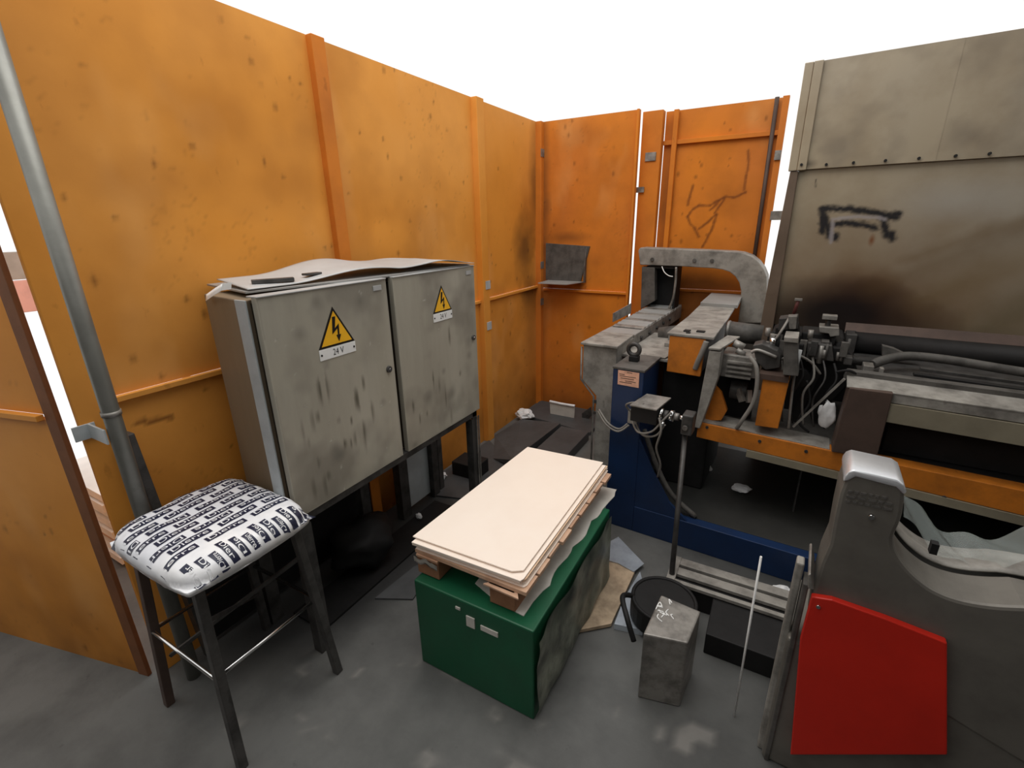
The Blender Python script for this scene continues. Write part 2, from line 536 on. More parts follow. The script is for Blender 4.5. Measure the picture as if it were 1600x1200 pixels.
part('post', G().box(-1.080, -.93, 3.95, 4.03, 0, WALL_TOP), ORANGE_B, wb, .003)
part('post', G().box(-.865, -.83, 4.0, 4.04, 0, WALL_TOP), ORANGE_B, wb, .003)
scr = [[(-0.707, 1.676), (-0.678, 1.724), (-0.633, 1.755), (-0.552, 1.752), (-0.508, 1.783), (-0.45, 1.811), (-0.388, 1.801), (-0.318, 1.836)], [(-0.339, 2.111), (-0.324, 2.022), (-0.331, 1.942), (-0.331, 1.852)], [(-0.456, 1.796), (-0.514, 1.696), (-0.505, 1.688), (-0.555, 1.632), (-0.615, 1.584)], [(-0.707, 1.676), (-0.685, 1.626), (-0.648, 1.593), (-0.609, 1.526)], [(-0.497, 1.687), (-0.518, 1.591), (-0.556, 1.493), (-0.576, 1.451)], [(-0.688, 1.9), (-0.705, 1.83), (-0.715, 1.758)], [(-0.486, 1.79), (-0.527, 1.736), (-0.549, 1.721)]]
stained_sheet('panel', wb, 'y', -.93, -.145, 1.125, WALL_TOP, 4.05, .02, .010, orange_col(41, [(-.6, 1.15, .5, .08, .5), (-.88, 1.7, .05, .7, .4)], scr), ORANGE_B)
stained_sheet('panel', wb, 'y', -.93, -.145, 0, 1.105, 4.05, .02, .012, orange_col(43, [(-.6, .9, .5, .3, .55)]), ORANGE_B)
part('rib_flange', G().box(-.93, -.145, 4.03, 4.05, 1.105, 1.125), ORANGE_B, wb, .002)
part('edge_angle', G().box(-.93, -.145, 4.02, 4.05, 2.19, 2.22), ORANGE_B, wb, .002)
part('conduit', G().cyl((-.20, 4.02, 1.0), (-.20, 4.02, WALL_TOP), .014), BROWN, wb)
part('edge_angle', G().box(-.165, -.125, 4.0, 4.05, 0, WALL_TOP), ORANGE_B, wb, .002)
part('bracket', G().box(-.135, -.06, 3.99, 4.0, 1.64, 1.70), STEEL, wb, .001, 'grey steel bracket')
part('bracket', G().box(-.165, -.125, 3.985, 3.995, 2.03, 2.09), STEEL, wb, .001, 'grey steel bracket')
part('bracket', G().box(-1.04, -.96, 3.94, 3.949, 2.08, 2.14), STEEL, wb, .001, 'grey steel bracket')
part('bracket', G().box(-1.10, -1.03, 3.93, 3.94, 1.86, 1.90), STEEL, wb, .001, 'grey steel bracket')

# --- near-left wall leaf, standing off the left wall's end post by a strip of daylight
wn = thing('wall_near', 'orange painted booth wall leaf at the near left, with a brown edge', None, (-1.95, .485, 0), kind='structure')
gy = math.atan2(.05, .198)
wn.rotation_euler = (0, 0, gy)
BASE[wn.name] = Vector((0, 0, 0))
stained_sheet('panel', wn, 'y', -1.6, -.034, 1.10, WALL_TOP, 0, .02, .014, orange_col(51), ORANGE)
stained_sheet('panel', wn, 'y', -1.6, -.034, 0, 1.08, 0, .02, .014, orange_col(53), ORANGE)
part('rib_flange', G().box(-1.6, -.045, -.022, 0, 1.08, 1.10), ORANGE, wn, .002)
part('edge_angle', G().box(-.034, .016, -.006, .010, 0, WALL_TOP), WOOD_EDGE, wn, .002)

# --- galvanised screen wall on the right, above the press
ws = thing('wall_right', 'smoke-stained galvanised screen wall above the press', None, (0, 3.3, 0), yaw=YAW, kind='structure')


def silver_col(A, B):
    R = blank(A)
    n = fbm(A, B, 4, 71)
    # burnt yellow-brown tint rising from the torch area, then soot
    e = np.hypot((A - .22) / .75, (B - 1.08) / .62) + (n - .5) * .5
    R = over(R, (122, 88, 44), np.clip(1.15 - e, 0, 1) * .75)
    e = np.hypot((A - .22) / .40, (B - 1.12) / .27) + (n - .5) * .5
    R = over(R, (86, 50, 34), np.clip(1.2 - e, 0, 1) * .85)
    e = np.hypot((A - .12) / .42, (B - 1.10) / .19) + (n - .5) * .45
    R = over(R, (26, 22, 22), np.clip(1.35 - e, 0, 1) ** .8 * .95)
    e = np.clip((1.12 - B) / .12, 0, 1) * np.clip((A + .1) / .1, 0, 1)
    R = over(R, (50, 42, 36), e * .6)
    for (x0, z0, x1, z1, w_, op, c) in ((.38, 1.42, .95, 1.66, .05, .35, (104, 76, 36)), (.3, 1.28, .9, 1.6, .09, .3, (96, 74, 44)),
                                        (.5, 1.22, 1.0, 1.5, .10, .35, (116, 92, 52)), (.8, 1.1, 1.2, 1.4, .15, .4, (84, 76, 48))):
        d = segdist(A, B, [(x0, z0), ((x0 + x1) / 2, (z0 + z1) / 2 + .02), (x1, z1)]) + (n - .5) * .08
        R = over(R, c, op * np.clip(1 - d / w_, 0, 1))
    e = np.hypot((A - .55) / .35, (B - 1.72) / .12) + (n - .5) * .6
    R = over(R, (176, 172, 164), np.clip(1.0 - e, 0, 1) * .5)
    dk = [[(-0.025, 1.697), (0.077, 1.694), (0.174, 1.682), (0.254, 1.662), (0.316, 1.643)], [(-0.019, 1.688), (-0.006, 1.632), (-0.001, 1.575)], [(0.004, 1.65), (0.021, 1.594), (0.037, 1.547)], [(0.257, 1.645), (0.282, 1.591), (0.296, 1.555)], [(0.306, 1.661), (0.324, 1.661)], [(0.317, 1.564), (0.322, 1.537)], [(0.043, 1.612), (0.106, 1.621), (0.187, 1.61), (0.237, 1.592)], [(0.065, 1.556), (0.068, 1.537)]]
    R = marks(R, A, B, dk, (40, 37, 38), .026, 1.0, 80)
    lt = [[(0.051, 1.518), (0.041, 1.622), (0.038, 1.64), (0.133, 1.652), (0.242, 1.645), (0.274, 1.636)]]
    R = marks(R, A, B, lt, (168, 160, 160), .014, .7, 90)
    R = marks(R, A, B, [[(-0.075, 1.849), (-0.071, 1.813)]], (60, 52, 46), .006, .8, 95)
    e = np.hypot((A - .235) / .014, (B - 1.53) / .03)
    R = over(R, (120, 66, 26), np.clip(1.3 - e, 0, 1) * .8)
    return R


stained_sheet('panel', ws, 'y', -.165, 2.6, 1.03, 1.905, 3.3, .015, .006, silver_col, SILVER)


def head_col(A, B):
    R = blank(A)
    R = over(R, (110, 100, 88), np.clip((fbm(A, B, 6, 61) - .45) * 1.6, 0, .5))
    R = over(R, (60, 50, 42), np.clip(1 - np.hypot((A + .13) / .06, (B - 1.93) / .03), 0, 1) * .8)
    return R


stained_sheet('panel', ws, 'y', -.13, .418, 1.905, WALL_TOP, 3.275, .03, .012, head_col, SILVER)
stained_sheet('panel', ws, 'y', .418, 1.302, 1.905, WALL_TOP, 3.277, .03, .012, head_col, SILVER)
stained_sheet('panel', ws, 'y', 1.302, 2.6, 1.905, WALL_TOP, 3.275, .03, .012, head_col, SILVER)
part('frame_post', G().box(-.215, -.174, 3.262, 3.32, 1.90, WALL_TOP), SILVER, ws, .003)
part('frame_post', G().box(-.173, -.13, 3.255, 3.32, 1.90, WALL_TOP), SILVER, ws, .003)
part('frame_post', G().prism([(-.245, .6), (-.165, .6), (-.165, 1.898), (-.205, 1.898), (-.228, 1.3)], 'y', 3.27, 3.33), SILVER_F, ws, .003)
for (u, z) in [(-0.039, 1.922), (0.082, 1.922), (0.217, 1.922), (0.351, 1.922), (0.489, 1.922), (0.61, 1.922), (.75, 1.922), (.9, 1.922), (-0.155, 1.928)]:
    part('bolt', G().cyl((u, 3.264 if u > -.1 else 3.245, z), (u, 3.277 if u > -.1 else 3.257, z), .007, 8), BLACKM, ws)
part('lower_panel', G().box(-.165, 2.6, 3.31, 3.33, 0, 1.03), BLACKM, ws, label='black greasy lower panel behind the press')
part('bottom_lip', G().prism([(3.3, 1.075), (3.26, 1.03), (3.262, 1.022), (3.31, 1.03)], 'x', .2, 2.6), BROWN, ws)
part('lip_highlight', G().box(.2, 2.6, 3.256, 3.262, 1.021, 1.027), STEEL, ws, label='thin bright strip drawn as the highlight along the lip')  # pale steel strip stands in for the highlight on the lip

# ================================================================ OUTSIDE THE BOOTH (seen through the left gap)
og = thing('stacked_planks', 'pale planks stacked outside, seen through the gap at the left wall', 'planks', (-3.0, .85, 0))
for i in range(8):
    part('plank', G().box(-3.35, -2.75, .74 + .01 * (i % 3), 1.0, .02 + i * .052, .06 + i * .052), PALLET if i == 2 else WHITE, og)
og = thing('outside_barrier', 'pale blue and pink panel on posts outside the left gap', 'barrier', (-3.4, .9, 0))
part('pink_panel', G().box(-3.40, -3.375, .5, 1.6, 1.26, 1.42), PINK, og, .003, 'pale pink panel')
part('top_panel', G().box(-3.40, -3.375, .5, 1.6, 1.425, 1.56), CAB_BLUE, og, .003, 'pale blue upper panel')
for yy in (.52, 1.55):
    part('post', G().box(-3.43, -3.40, yy - .02, yy + .02, 0, 1.6), GREY, og, .003)

# ================================================================ ELECTRICAL CABINETS
XF = -1.41


def text_mesh(s, size, name='lettering', extr=0.0):
    cu = bpy.data.curves.new(name, 'FONT'); cu.body = s; cu.size = size; cu.align_x = 'CENTER'; cu.align_y = 'CENTER'; cu.extrude = extr
    cu.resolution_u = 3
    o = bpy.data.objects.new(name, cu); C.objects.link(o)
    bpy.context.view_layer.update()
    dg = bpy.context.evaluated_depsgraph_get()
    me = bpy.data.meshes.new_from_object(o.evaluated_get(dg))
    bpy.data.objects.remove(o)
    return me


def wall_text(s, size, x, y, z, parent, m, rot=0.0, scale_x=1.0):
    """flat lettering on a face that looks to +x (reads along +y)"""
    me = text_mesh(s, size)
    b = BASE[parent.name]
    c, sn = math.cos(rot), math.sin(rot)
    for v in me.vertices:
        a, h = v.co.x * scale_x, v.co.y
        v.co = Vector((x, y + a * c - h * sn, z + a * sn + h * c)) - b
    me.materials.clear(); me.materials.append(m)
    return part('lettering', None, m, parent, mesh=me)


def door_col(seed, drips):
    def f(A, B):
        R = blank(A)
        n = fbm(A, B, 9, seed)
        R = over(R, (92, 86, 78), np.clip((fbm(A, B, 4.0, seed + 2) - .5) * 2.0, 0, .45))
        R = over(R, (176, 170, 154), np.clip((fbm(A, B, 5.0, seed + 8) - .55) * 2.0, 0, .4))
        rs = np.random.RandomState(seed)
        for k in range(drips):
            a = rs.uniform(A.min() + .05, A.max() - .15); b = rs.uniform(B.min() + .03, B.min() + .5); L = rs.uniform(.015, .06); w_ = rs.uniform(.004, .009)
            e = np.hypot((A - a) / w_, (B - b) / L) + (n - .5) * .7
            R = over(R, (76, 72, 58), np.clip(1.3 - e, 0, 1) * rs.uniform(.4, .9))
        for k in range(8):
            a = rs.uniform(A.min(), A.max()); b = rs.uniform(B.min(), B.max()); r = rs.uniform(.015, .04)
            R = over(R, (90, 88, 82), np.clip(1.1 - np.hypot(A - a, B - b) / r + (n - .5), 0, 1) * .4)
        rim = np.minimum.reduce([A - A.min(), A.max() - A, B - B.min(), B.max() - B])
        R = over(R, (178, 174, 160), np.clip(1 - rim / .006, 0, 1) * .5)
        R = over(R, (196, 192, 182), np.clip((fbm(A, B, 40, seed + 12) - .8) * 10, 0, .8))
        return R
    return f


def cabinet(y0, y1, label, txt, seed, sy, sz, ss, drips):
    t = thing('electrical_cabinet', label, 'cabinet', (-1.6, (y0 + y1) / 2, .64), 'grey electrical cabinets on the steel stand')
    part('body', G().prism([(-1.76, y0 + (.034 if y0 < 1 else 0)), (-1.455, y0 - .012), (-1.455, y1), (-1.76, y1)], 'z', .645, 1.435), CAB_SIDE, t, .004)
    part('front_flange', G().box(-1.5, -1.445, y0 - .016, y0 - .010, .645, 1.437), CAB_BLUE, t, .001, 'pale blue-grey front strip')
    part('door_seal', G().box(-1.456, -1.432, y0 + .008, y1 - .008, .655, 1.425), SEAM, t)
    d = stained_sheet('door', t, 'x', y0, y1, .645, 1.445, XF, .024, .008, door_col(seed, drips), CAB)
    part('top_lip', G().box(-1.46, -1.405, y0, y1, 1.445, 1.449), SHEET_L, t, .001)
    lk = part('lock', G().cyl((XF, y1 - .035, 1.07), (XF + .008, y1 - .035, 1.07), .014, 20), STEEL_D, t)
    part('key_slot', G().cyl((XF + .008, y1 - .035, 1.07), (XF + .013, y1 - .035, 1.07), .006, 12), CHROME, lk)
    part('hinge_tab', G().box(XF, XF + .004, y1 - .075, y1 - .03, 1.405, 1.425), SHEET_L, t, .001, 'small pale maker tag')
    # warning triangle
    h = ss
    def tri(k, x0, x1):
        return G().prism([(sy - h * .58 * k, sz - h / 3 * k), (sy + h * .58 * k, sz - h / 3 * k), (sy, sz + h * 2 / 3 * k)], 'x', x0, x1)
    tr = part('warning_triangle', tri(1.0, XF, XF + .002), BLK, t, label='black-edged yellow warning triangle')
    part('yellow_field', tri(.84, XF + .002, XF + .003), YEL, tr)
    k = h
    bolt = [(-.06, .42), (.04, .42), (-.02, .12), (.12, .22), (.10, -.06), (.15, -.06), (.065, -.24), (0, -.06), (.05, -.06), (.06, .11), (-.12, -.02)]
    part('lightning_bolt', G().prism([(sy + a * k, sz + b * k) for a, b in bolt], 'x', XF + .003, XF + .004), BLK, tr)
    pz = sz - h / 3 - .022
    pl = part('voltage_plate', G().box(XF, XF + .0025, sy - h * .59, sy + h * .59, pz - .02, pz + .02), WHITE, t, .001, 'white plate reading ' + txt)
    wall_text(txt, .034, XF + .0032, sy, pz, pl, BLK, 0, .8)
    for q in (-1, 1):
        part('rivet', G().cyl((XF + .002, sy + q * h * .53, pz), (XF + .004, sy + q * h * .53, pz), .004, 8), BLK, pl)
    return t


ta = [(1.187,1.375),(1.243,1.230),(1.087,1.234),(1.165,1.230)]
tb = [(1.811,1.377),(1.886,1.252),(1.734,1.252),(1.807,1.243)]
cabinet(.884, 1.448, 'near grey electrical cabinet beside the stool, its door streaked with dark drip stains', '24 V', 101,
        (ta[1][0] + ta[2][0]) / 2, ta[0][1] - (ta[0][1] - (ta[1][1] + ta[2][1]) / 2) * 2 / 3, ta[0][1] - (ta[1][1] + ta[2][1]) / 2, 22)
cabinet(1.487, 2.095, 'far grey electrical cabinet, the one nearer the booth corner, with the cleaner door', '24 V', 121,
        (tb[1][0] + tb[2][0]) / 2, tb[0][1] - (tb[0][1] - (tb[1][1] + tb[2][1]) / 2) * 2 / 3, tb[0][1] - (tb[1][1] + tb[2][1]) / 2, 9)

# stand
st = thing('cabinet_stand', 'dark steel frame stand carrying the two grey electrical cabinets', 'stand', (-1.6, 1.5, 0))
part('top_frame', G().box(-1.77, -1.415, .89, .93, .60, .643).box(-1.77, -1.415, 2.03, 2.07, .60, .643).box(-1.45, -1.415, .89, 2.07, .612, .643)
     .box(-1.77, -1.735, .89, 2.07, .60, .643), STEEL_D, st)
for (x, y) in ((-1.435, .905), (-1.435, 2.045), (-1.75, .905), (-1.75, 2.045), (-1.75, 1.47)):
    part('leg', G().prism([(x - .025, y - .025), (x + .02, y - .025), (x + .02, y + .03), (x + .014, y + .03), (x + .014, y - .019), (x - .025, y - .019)], 'z', 0, .60), STEEL_D, st)
for (x, y) in ((-1.405, 2.068),):
    part('leg_rail', G().box(x - .006, x, y - .012, y - .006, 0, .61), STEEL, st, label='bright steel leg edge')
    part('leg_rail', G().box(x - .006, x, y + .006, y + .012, 0, .61), STEEL, st, label='bright steel leg edge')
part('leg', G().box(-1.79, -1.74, 1.74, 1.81, 0, .60), STEEL_D, st)
part('leg', G().box(-1.79, -1.745, 2.10, 2.14, 0, .60), STEEL_D, st)
part('side_sheet', G().box(-1.77, -1.765, 1.82, 2.09, .03, .60), CAB_BLUE, st, .001, 'pale blue-grey sheet between the rear legs')

# clutter under the cabinets
b = G()
rs = random.Random(5)
def lump(g, c, r, seed, sq=(1, 1, .7), sub=3):
    m = bmesh.new(); bmesh.ops.create_icosphere(m, subdivisions=sub, radius=1)
    vs = {}
    for v in m.verts:
        p = v.co.copy(); k = 1 + .35 * mnoise.noise(p * 1.7 + Vector((seed, 0, 0))) + .18 * mnoise.noise(p * 4.2 + Vector((0, seed, 0)))
        q = Vector((p.x * sq[0], p.y * sq[1], p.z * sq[2])) * r * k + Vector(c)
        vs[v.index] = g.bm.verts.new(q)
    for f in m.faces:
        g.bm.faces.new([vs[v.index] for v in f.verts])
    m.free()
    return g
bg_ = lump(G(), (-1.66, 1.36, .145), .15, 3.3, (.9, 1.1, .75))
for f in bg_.bm.faces: f.smooth = True
single('rag_bundle', bg_, BLACKM, 'black oily rag bundle on the floor under the cabinets', 'rags', (-1.66, 1.36, .021))
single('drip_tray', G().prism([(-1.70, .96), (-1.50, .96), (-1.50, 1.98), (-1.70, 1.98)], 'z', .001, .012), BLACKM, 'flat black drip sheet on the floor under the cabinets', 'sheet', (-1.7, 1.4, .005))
single('backing_sheet', G().box(-1.872, -1.862, .70, 1.62, .021, .60), BLACKM, 'black sheet standing behind the cabinet stand against the left wall', 'sheet', (-1.867, 1.2, .021))  # plain black sheet across the lower wall behind the stand
single('steel_block', G().box(-1.80, -1.60, 2.30, 2.46, 0, .11), BLACKM, 'black steel block on the floor behind the far stand leg', 'block', (-1.7, 2.38, 0), bevel=.006)

# sheets on top of the cabinets
single('steel_sheet', G().prism([(-1.88, 1.0), (-1.512, .918), (-1.42, 1.5), (-1.43, 2.09), (-1.80, 2.09)], 'z', 1.449, 1.455), SHEET, 'lowest flat grey steel sheet lying on the cabinets', 'sheet', (-1.6, 1.4, 1.449), 'steel sheets on the cabinets')
def curl(a, bb):
    y = .93 + a * 1.15
    x0 = -1.79 + .00 * a; x1 = -1.515 + .04 * a + .10 * math.sin(a * 2.2) * a
    x = x0 + (x1 - x0) * bb
    z = 1.462 + .016 * (1 - bb) + .040 * math.sin(math.pi * min(1, max(0, (a - .12) / .6))) ** 2 * (1 - .3 * bb) + .030 * math.sin(math.pi * min(1, max(0, (a - .55) / .45))) ** 1.5 * (.5 + .5 * bb)
    return (x, y + .06 * (1 - bb) * (1 - a), z)
single('bent_sheet', G().surf(curl, 60, 14, .0025), SHEET_L, 'curled pale steel sheet, topmost of the stack on the cabinets', 'sheet', (-1.6, 1.5, 1.458), 'steel sheets on the cabinets')
single('steel_bar', G().bar((-1.60, 1.0, 1.474), (-1.535, 1.12, 1.474), .028, .014), STEEL_D, 'short dark steel bar lying on the curled sheet', 'bar', (-1.57, 1.06, 1.47), bevel=.002)
single('steel_offcut', G().box(-1.57, -1.54, 1.18, 1.25, 1.479, 1.487), STEEL_D, 'small dark steel offcut beside the bar on the curled sheet', 'offcut', (-1.55, 1.21, 1.49), bevel=.002)
ts = [(-1.550,0.902),(-1.544,0.868)] + [(-1.588,0.867)] + [(-1.699,0.894)]
tz = (1.486, 1.486, 1.470, 1.440)
def strip(a, bb):
    k = a * 3; i = min(2, int(k)); t = k - i
    x = ts[i][0] * (1 - t) + ts[i + 1][0] * t; y = ts[i][1] * (1 - t) + ts[i + 1][1] * t
    return (x, y - .006 * bb, tz[i] * (1 - t) + tz[i + 1] * t - .020 * bb)
single('tape_strip', G().surf(strip, 12, 2, .0015), WHITE, 'white strip hanging over the cabinet stack corner', 'strip', (-1.7, .95, 1.45))

# ================================================================ PIPE AND BRACKET, LEFT
pp = thing('vertical_pipe', 'grey galvanised pipe standing in front of the orange left post', 'pipe', (-1.78, .573, 0))
part('tube', G().cyl((-1.78, .573, 0), (-1.78, .573, WALL_TOP), .024, 20), PIPE, pp)
part('clip', G().cyl((-1.78, .573, 1.10), (-1.78, .573, 1.115), .027, 20), STEEL, pp)
part('clamp_bracket', G().box(-1.896, -1.78, .54, .546, 1.01, 1.06).box(-1.899, -1.893, .50, .56, 1.01, 1.06), CAB_BLUE, pp, .001, 'pale grey flat clamp bracket')
single('pipe_shadow_bar', G().bar((-1.82, .66, 0), (-1.86, .62, 1.0), .05, .03), STEEL_D, 'dark flat bar drawn as the shadow behind the grey pipe', 'bar', (-1.82, .66, 0), bevel=.003)  # dark bar put in as the shadow beside the pipe

# shelf on the back wall
sh = thing('wall_shelf', 'small grey sheet metal shelf with backplate on the orange back wall', 'shelf', (-1.63, 3.84, 1.12))
part('backplate', G().prism([(-1.824,1.484),(-1.421,1.460),(-1.496,1.155),(-1.822,1.174)], 'y', 3.838, 3.85), GREY_D, sh, .002)
q = [(-1.815,1.183),(-1.518,1.153),(-1.434,1.182),(-1.712,1.208)]
part('shelf_plate', G()._hex([(-1.79, 3.62, 1.165), (-1.53, 3.62, 1.165), (-1.46, 3.84, 1.165), (-1.80, 3.84, 1.165), (-1.79, 3.62, 1.172), (-1.53, 3.62, 1.172), (-1.46, 3.84, 1.172), (-1.80, 3.84, 1.172)]), SHEET, sh)
part('side_cheek', G().prism([(3.84, 1.165), (3.80, 1.165), (3.80, 1.30), (3.84, 1.46)], 'x', -1.455, -1.445), GREY_D, sh)

# ================================================================ STOOL
sx0, sx1, sy0, sy1 = -1.753, -1.272, .440, .868
scx, scy = (sx0 + sx1) / 2, (sy0 + sy1) / 2
shx, shy = (sx1 - sx0) / 2, (sy1 - sy0) / 2
SB, SH = .712, .062


def cush_z(x, y):
    a = min(1, abs(x - scx) / shx); bb = min(1, abs(y - scy) / shy)
    r = (a ** 5 + bb ** 5) ** .2
    r = min(1, r)
    z = SB + SH * max(0, 1 - r ** 7) ** .42
    wr = .004 * mnoise.noise(Vector((x * 14, y * 14, 2))) + .005 * (r ** 3) * mnoise.noise(Vector((x * 34, y * 34, 5)))
    return z + wr


stl = thing('work_stool', 'dark steel stool with a cushion wrapped in white printed plastic film', 'stool', (scx, scy, 0))
g = G()
n = 64
ring = [[None] * (n + 1) for _ in range(n + 1)]
def sq2(u, v):
    # square with rounded corners
    k = 1 - .07 * (abs(u * v)) ** 3
    return u * k, v * k
def esp(t):
    return math.copysign(1 - (1 - abs(t)) ** 1.5, t)
for i in range(n + 1):
    for j in range(n + 1):
        u, v = esp(2 * i / n - 1), esp(2 * j / n - 1)
        u2, v2 = sq2(u, v)
        x, y = scx + u2 * shx, scy + v2 * shy
        ring[i][j] = g.bm.verts.new((x, y, cush_z(x, y)))
for i in range(n):
    for j in range(n):
        f = g.bm.faces.new((ring[i][j], ring[i + 1][j], ring[i + 1][j + 1], ring[i][j + 1])); f.smooth = True
loop = [ring[i][0] for i in range(n)] + [ring[n][j] for j in range(n)] + [ring[i][n] for i in range(n, 0, -1)] + [ring[0][j] for j in range(n, 0, -1)]
low = [g.bm.verts.new((scx + (v.co.x - scx) * .97, scy + (v.co.y - scy) * .97, SB - .022 + .006 * mnoise.noise(v.co * 30))) for v in loop]
for i in range(len(loop)):
    j = (i + 1) % len(loop)
    f = g.bm.faces.new((loop[i], low[i], low[j], loop[j])); f.smooth = True
g.bm.faces.new(low)
cu = part('cushion', g, CUSH, stl)
# print on the wrap: dark boxes with light lettering, rows along y, bricked
WORD = 'Dierre'
GLY = {}


def glyphs(word):
    if word not in GLY:
        tm = text_mesh(word, 1.0)
        tv = [v.co.copy() for v in tm.vertices]; tf = [list(p.vertices) for p in tm.polygons]
        cx_ = (max(v.x for v in tv) + min(v.x for v in tv)) / 2
        GLY[word] = ([(v.x - cx_, v.y) for v in tv], tf, max(v.x for v in tv) - min(v.x for v in tv))
    return GLY[word]


def put(g, word, yc, xc, width, hh, flip, sk, y0_, down=False):
    """lettering draped on the cushion: along +y, or (down) running out over the edge"""
    tv, tf, tw = glyphs(word)
    vs = []
    for vx, vy in tv:
        a = vx / tw * width * flip; h = vy * hh * flip
        if down:
            xx = xc + a; yy = yc + h
        else:
            yy = yc + a; xx = xc - h + sk * (yy - y0_)
        xx = min(max(xx, sx0 + .003), sx1 - .0015)
        vs.append(g.bm.verts.new((xx, yy, cush_z(xx, yy) + .0024)))
    for f in tf:
        try:
            g.bm.faces.new([vs[k] for k in f])
        except ValueError:
            pass


gp, gt = G(), G()
row = 0
x = sx0 + .012
PW, PH = .122, .026
while x < sx1 - .085:
    off = (row % 2) * .075 + random.uniform(-.012, .012) - .09
    y = sy0 + off
    while y < sy1:
        y0_, y1_ = max(y, sy0 + .004), min(y + PW, sy1 - .004)
        if y1_ - y0_ > .03:
            na, nb = 8, 3
            sk = random.uniform(-.05, .05)
            T = [[None] * (nb + 1) for _ in range(na + 1)]
            for i in range(na + 1):
                for j in range(nb + 1):
                    yy = y0_ + (y1_ - y0_) * i / na
                    xx = min(max(x + PH * j / nb + sk * (yy - y0_), sx0 + .003), sx1 - .003)
                    T[i][j] = gp.bm.verts.new((xx, yy, cush_z(xx, yy) + .0012))
            for i in range(na):
                for j in range(nb):
                    gp.bm.faces.new((T[i][j], T[i + 1][j], T[i + 1][j + 1], T[i][j + 1]))
            frac = (y1_ - y0_) / PW
            nn = min(6, int(round(6 * frac)))
            if nn > 0:
                flip = -1 if (row % 3 == 1) else 1
                clipped_start = y0_ > y + .001
                word = WORD[-nn:] if (clipped_start == (flip > 0)) and nn < 6 else WORD[:nn]
                put(gt, word, (y0_ + y1_) / 2, x + PH / 2, (y1_ - y0_) * .86, .027, flip, sk, y0_)
        y += PW + .024
    x += .0385
    row += 1
# the rows of print that run out over the +x edge of the wrap
y = sy0 + .03
k = 0
while y < sy1 - .03:
    xa, xb, wy = sx1 - .068 + .012 * ((k * 7) % 3), sx1 - .001, .021
    nx = 14
    T = []
    for i in range(nx + 1):
        xx = xa + (xb - xa) * (1 - (1 - i / nx) ** 1.8)
        T.append([gp.bm.verts.new((xx, y + j * wy / 2 + .010 * i / nx, cush_z(xx, y + j * wy / 2) + .0013)) for j in range(3)])
    for i in range(nx):
        for j in range(2):
            gp.bm.faces.new((T[i][j], T[i + 1][j], T[i + 1][j + 1], T[i][j + 1]))
    put(gt, ('Dier', 'Die', 'Dierre')[k % 3], y + wy / 2 + .004, (xa + xb) / 2 + .003, (xb - xa) * .8, .022, 1 if k % 2 else -1, 0, y, True)
    y += .033
    k += 1
part('printed_boxes', gp, INK, cu, kind='stuff')
part('printed_lettering', gt, CUSH, cu, kind='stuff')
LEG = [(-1.69, .50), (-1.345, .50), (-1.345, .82), (-1.69, .82)]
part('seat_frame', G().tube([(a, b2, .675) for a, b2 in LEG + LEG[:1]], .012, 8, False), STEEL_D, stl)
for (a, b2) in LEG:
    ax = a + (.05 if a > -1.5 else -.05); by = b2 + (.035 if b2 > .6 else -.035)
    part('leg', G().bar((a, b2, .675), (ax, by, 0), .028, .028), BROWN if b2 < .6 and a < -1.5 else STEEL_D, stl, .003)
r38 = [(-1.72, .475), (-1.375 + .0, .475), (-1.375, .845), (-1.72, .845)]
fr = [(-1.691,0.863),(-1.466,0.885),(-1.462,0.690),(-1.739,0.688)]
part('foot_ring', G().tube([(-1.71, .845, .35), (-1.33, .845, .35), (-1.33, .475, .35), (-1.71, .475, .35), (-1.71, .845, .35)], .008, 8, False), CHROME, stl, label='bright worn steel foot ring')
part('cross_brace', G().bar((-1.70, .50, .22), (-1.34, .83, .55), .012, .012).bar((-1.70, .83, .22), (-1.34, .49, .55), .012, .012), STEEL_D, stl)

# ================================================================ GREEN CRATE, PALLET, BOARDS
cr = thing('green_crate', 'green painted steel crate with a torn dark film on its side, under the pallet', 'crate', (-.78, 1.45, 0))
part('shell', G().box(-1.035, -.535, 1.05, 1.83, 0, .40), GREEN, cr, .006)
def film(a, bb):
    y = 1.052 + a * .776
    top = .37 + .02 * mnoise.noise(Vector((y * 9, 1, 1)))
    z = .03 + (top - .03) * bb
    return (-.531 + .014 * mnoise.noise(Vector((y * 7, z * 9, 3))) + .010, y, z)
part('torn_film', smooth_all(G().surf(film, 50, 22)), GREEN_D, cr, label='crumpled dark green-grey film')
part('label_scrap', G().box(-.80, -.765, 1.046, 1.05, .30, .345), LINER, cr)
part('label_scrap', G().box(-.845, -.825, 1.046, 1.05, .355, .365), LINER, cr)
part('label_scrap', G().box(-.74, -.67, 1.046, 1.05, .31, .33), LINER, cr)
rl = [(-.72, 1.10)]
lin_edge = []
for k in range(28):
    yy = 1.09 + k * .034
    lin_edge.append((-.592 + .022 * mnoise.noise(Vector((k * .31, 2, 0))) + .008 * mnoise.noise(Vector((k * 1.3, 7, 0))) + .0014 * k, yy))
single('liner_sheet', G().prism([(-.96, 1.93)][:0] + [(-.82, 1.14), (-.70, 1.10)] + lin_edge + [(-.56, 2.0), (-.86, 1.98)], 'z', .401, .404), LINER,
       'torn grey-white cardboard sheet between pallet and green crate', 'cardboard', (-.75, 1.5, .401))
pa = thing('small_pallet', 'small wooden pallet on the green crate, under the cream boards', 'pallet', (-.83, 1.5, .404))
for yy in (1.09, 1.87):
    for xx in (-1.045, -.725):
        part('block', G().box(xx, xx + .10, yy, yy + .09, .404, .478), PALLET_D, pa, .002)
for xx in (-1.045, -.725):
    part('stringer', G().box(xx, xx + .10, 1.085, 1.96, .478, .488), PALLET, pa, .001)
rr = random.Random(3)
yy = 1.09
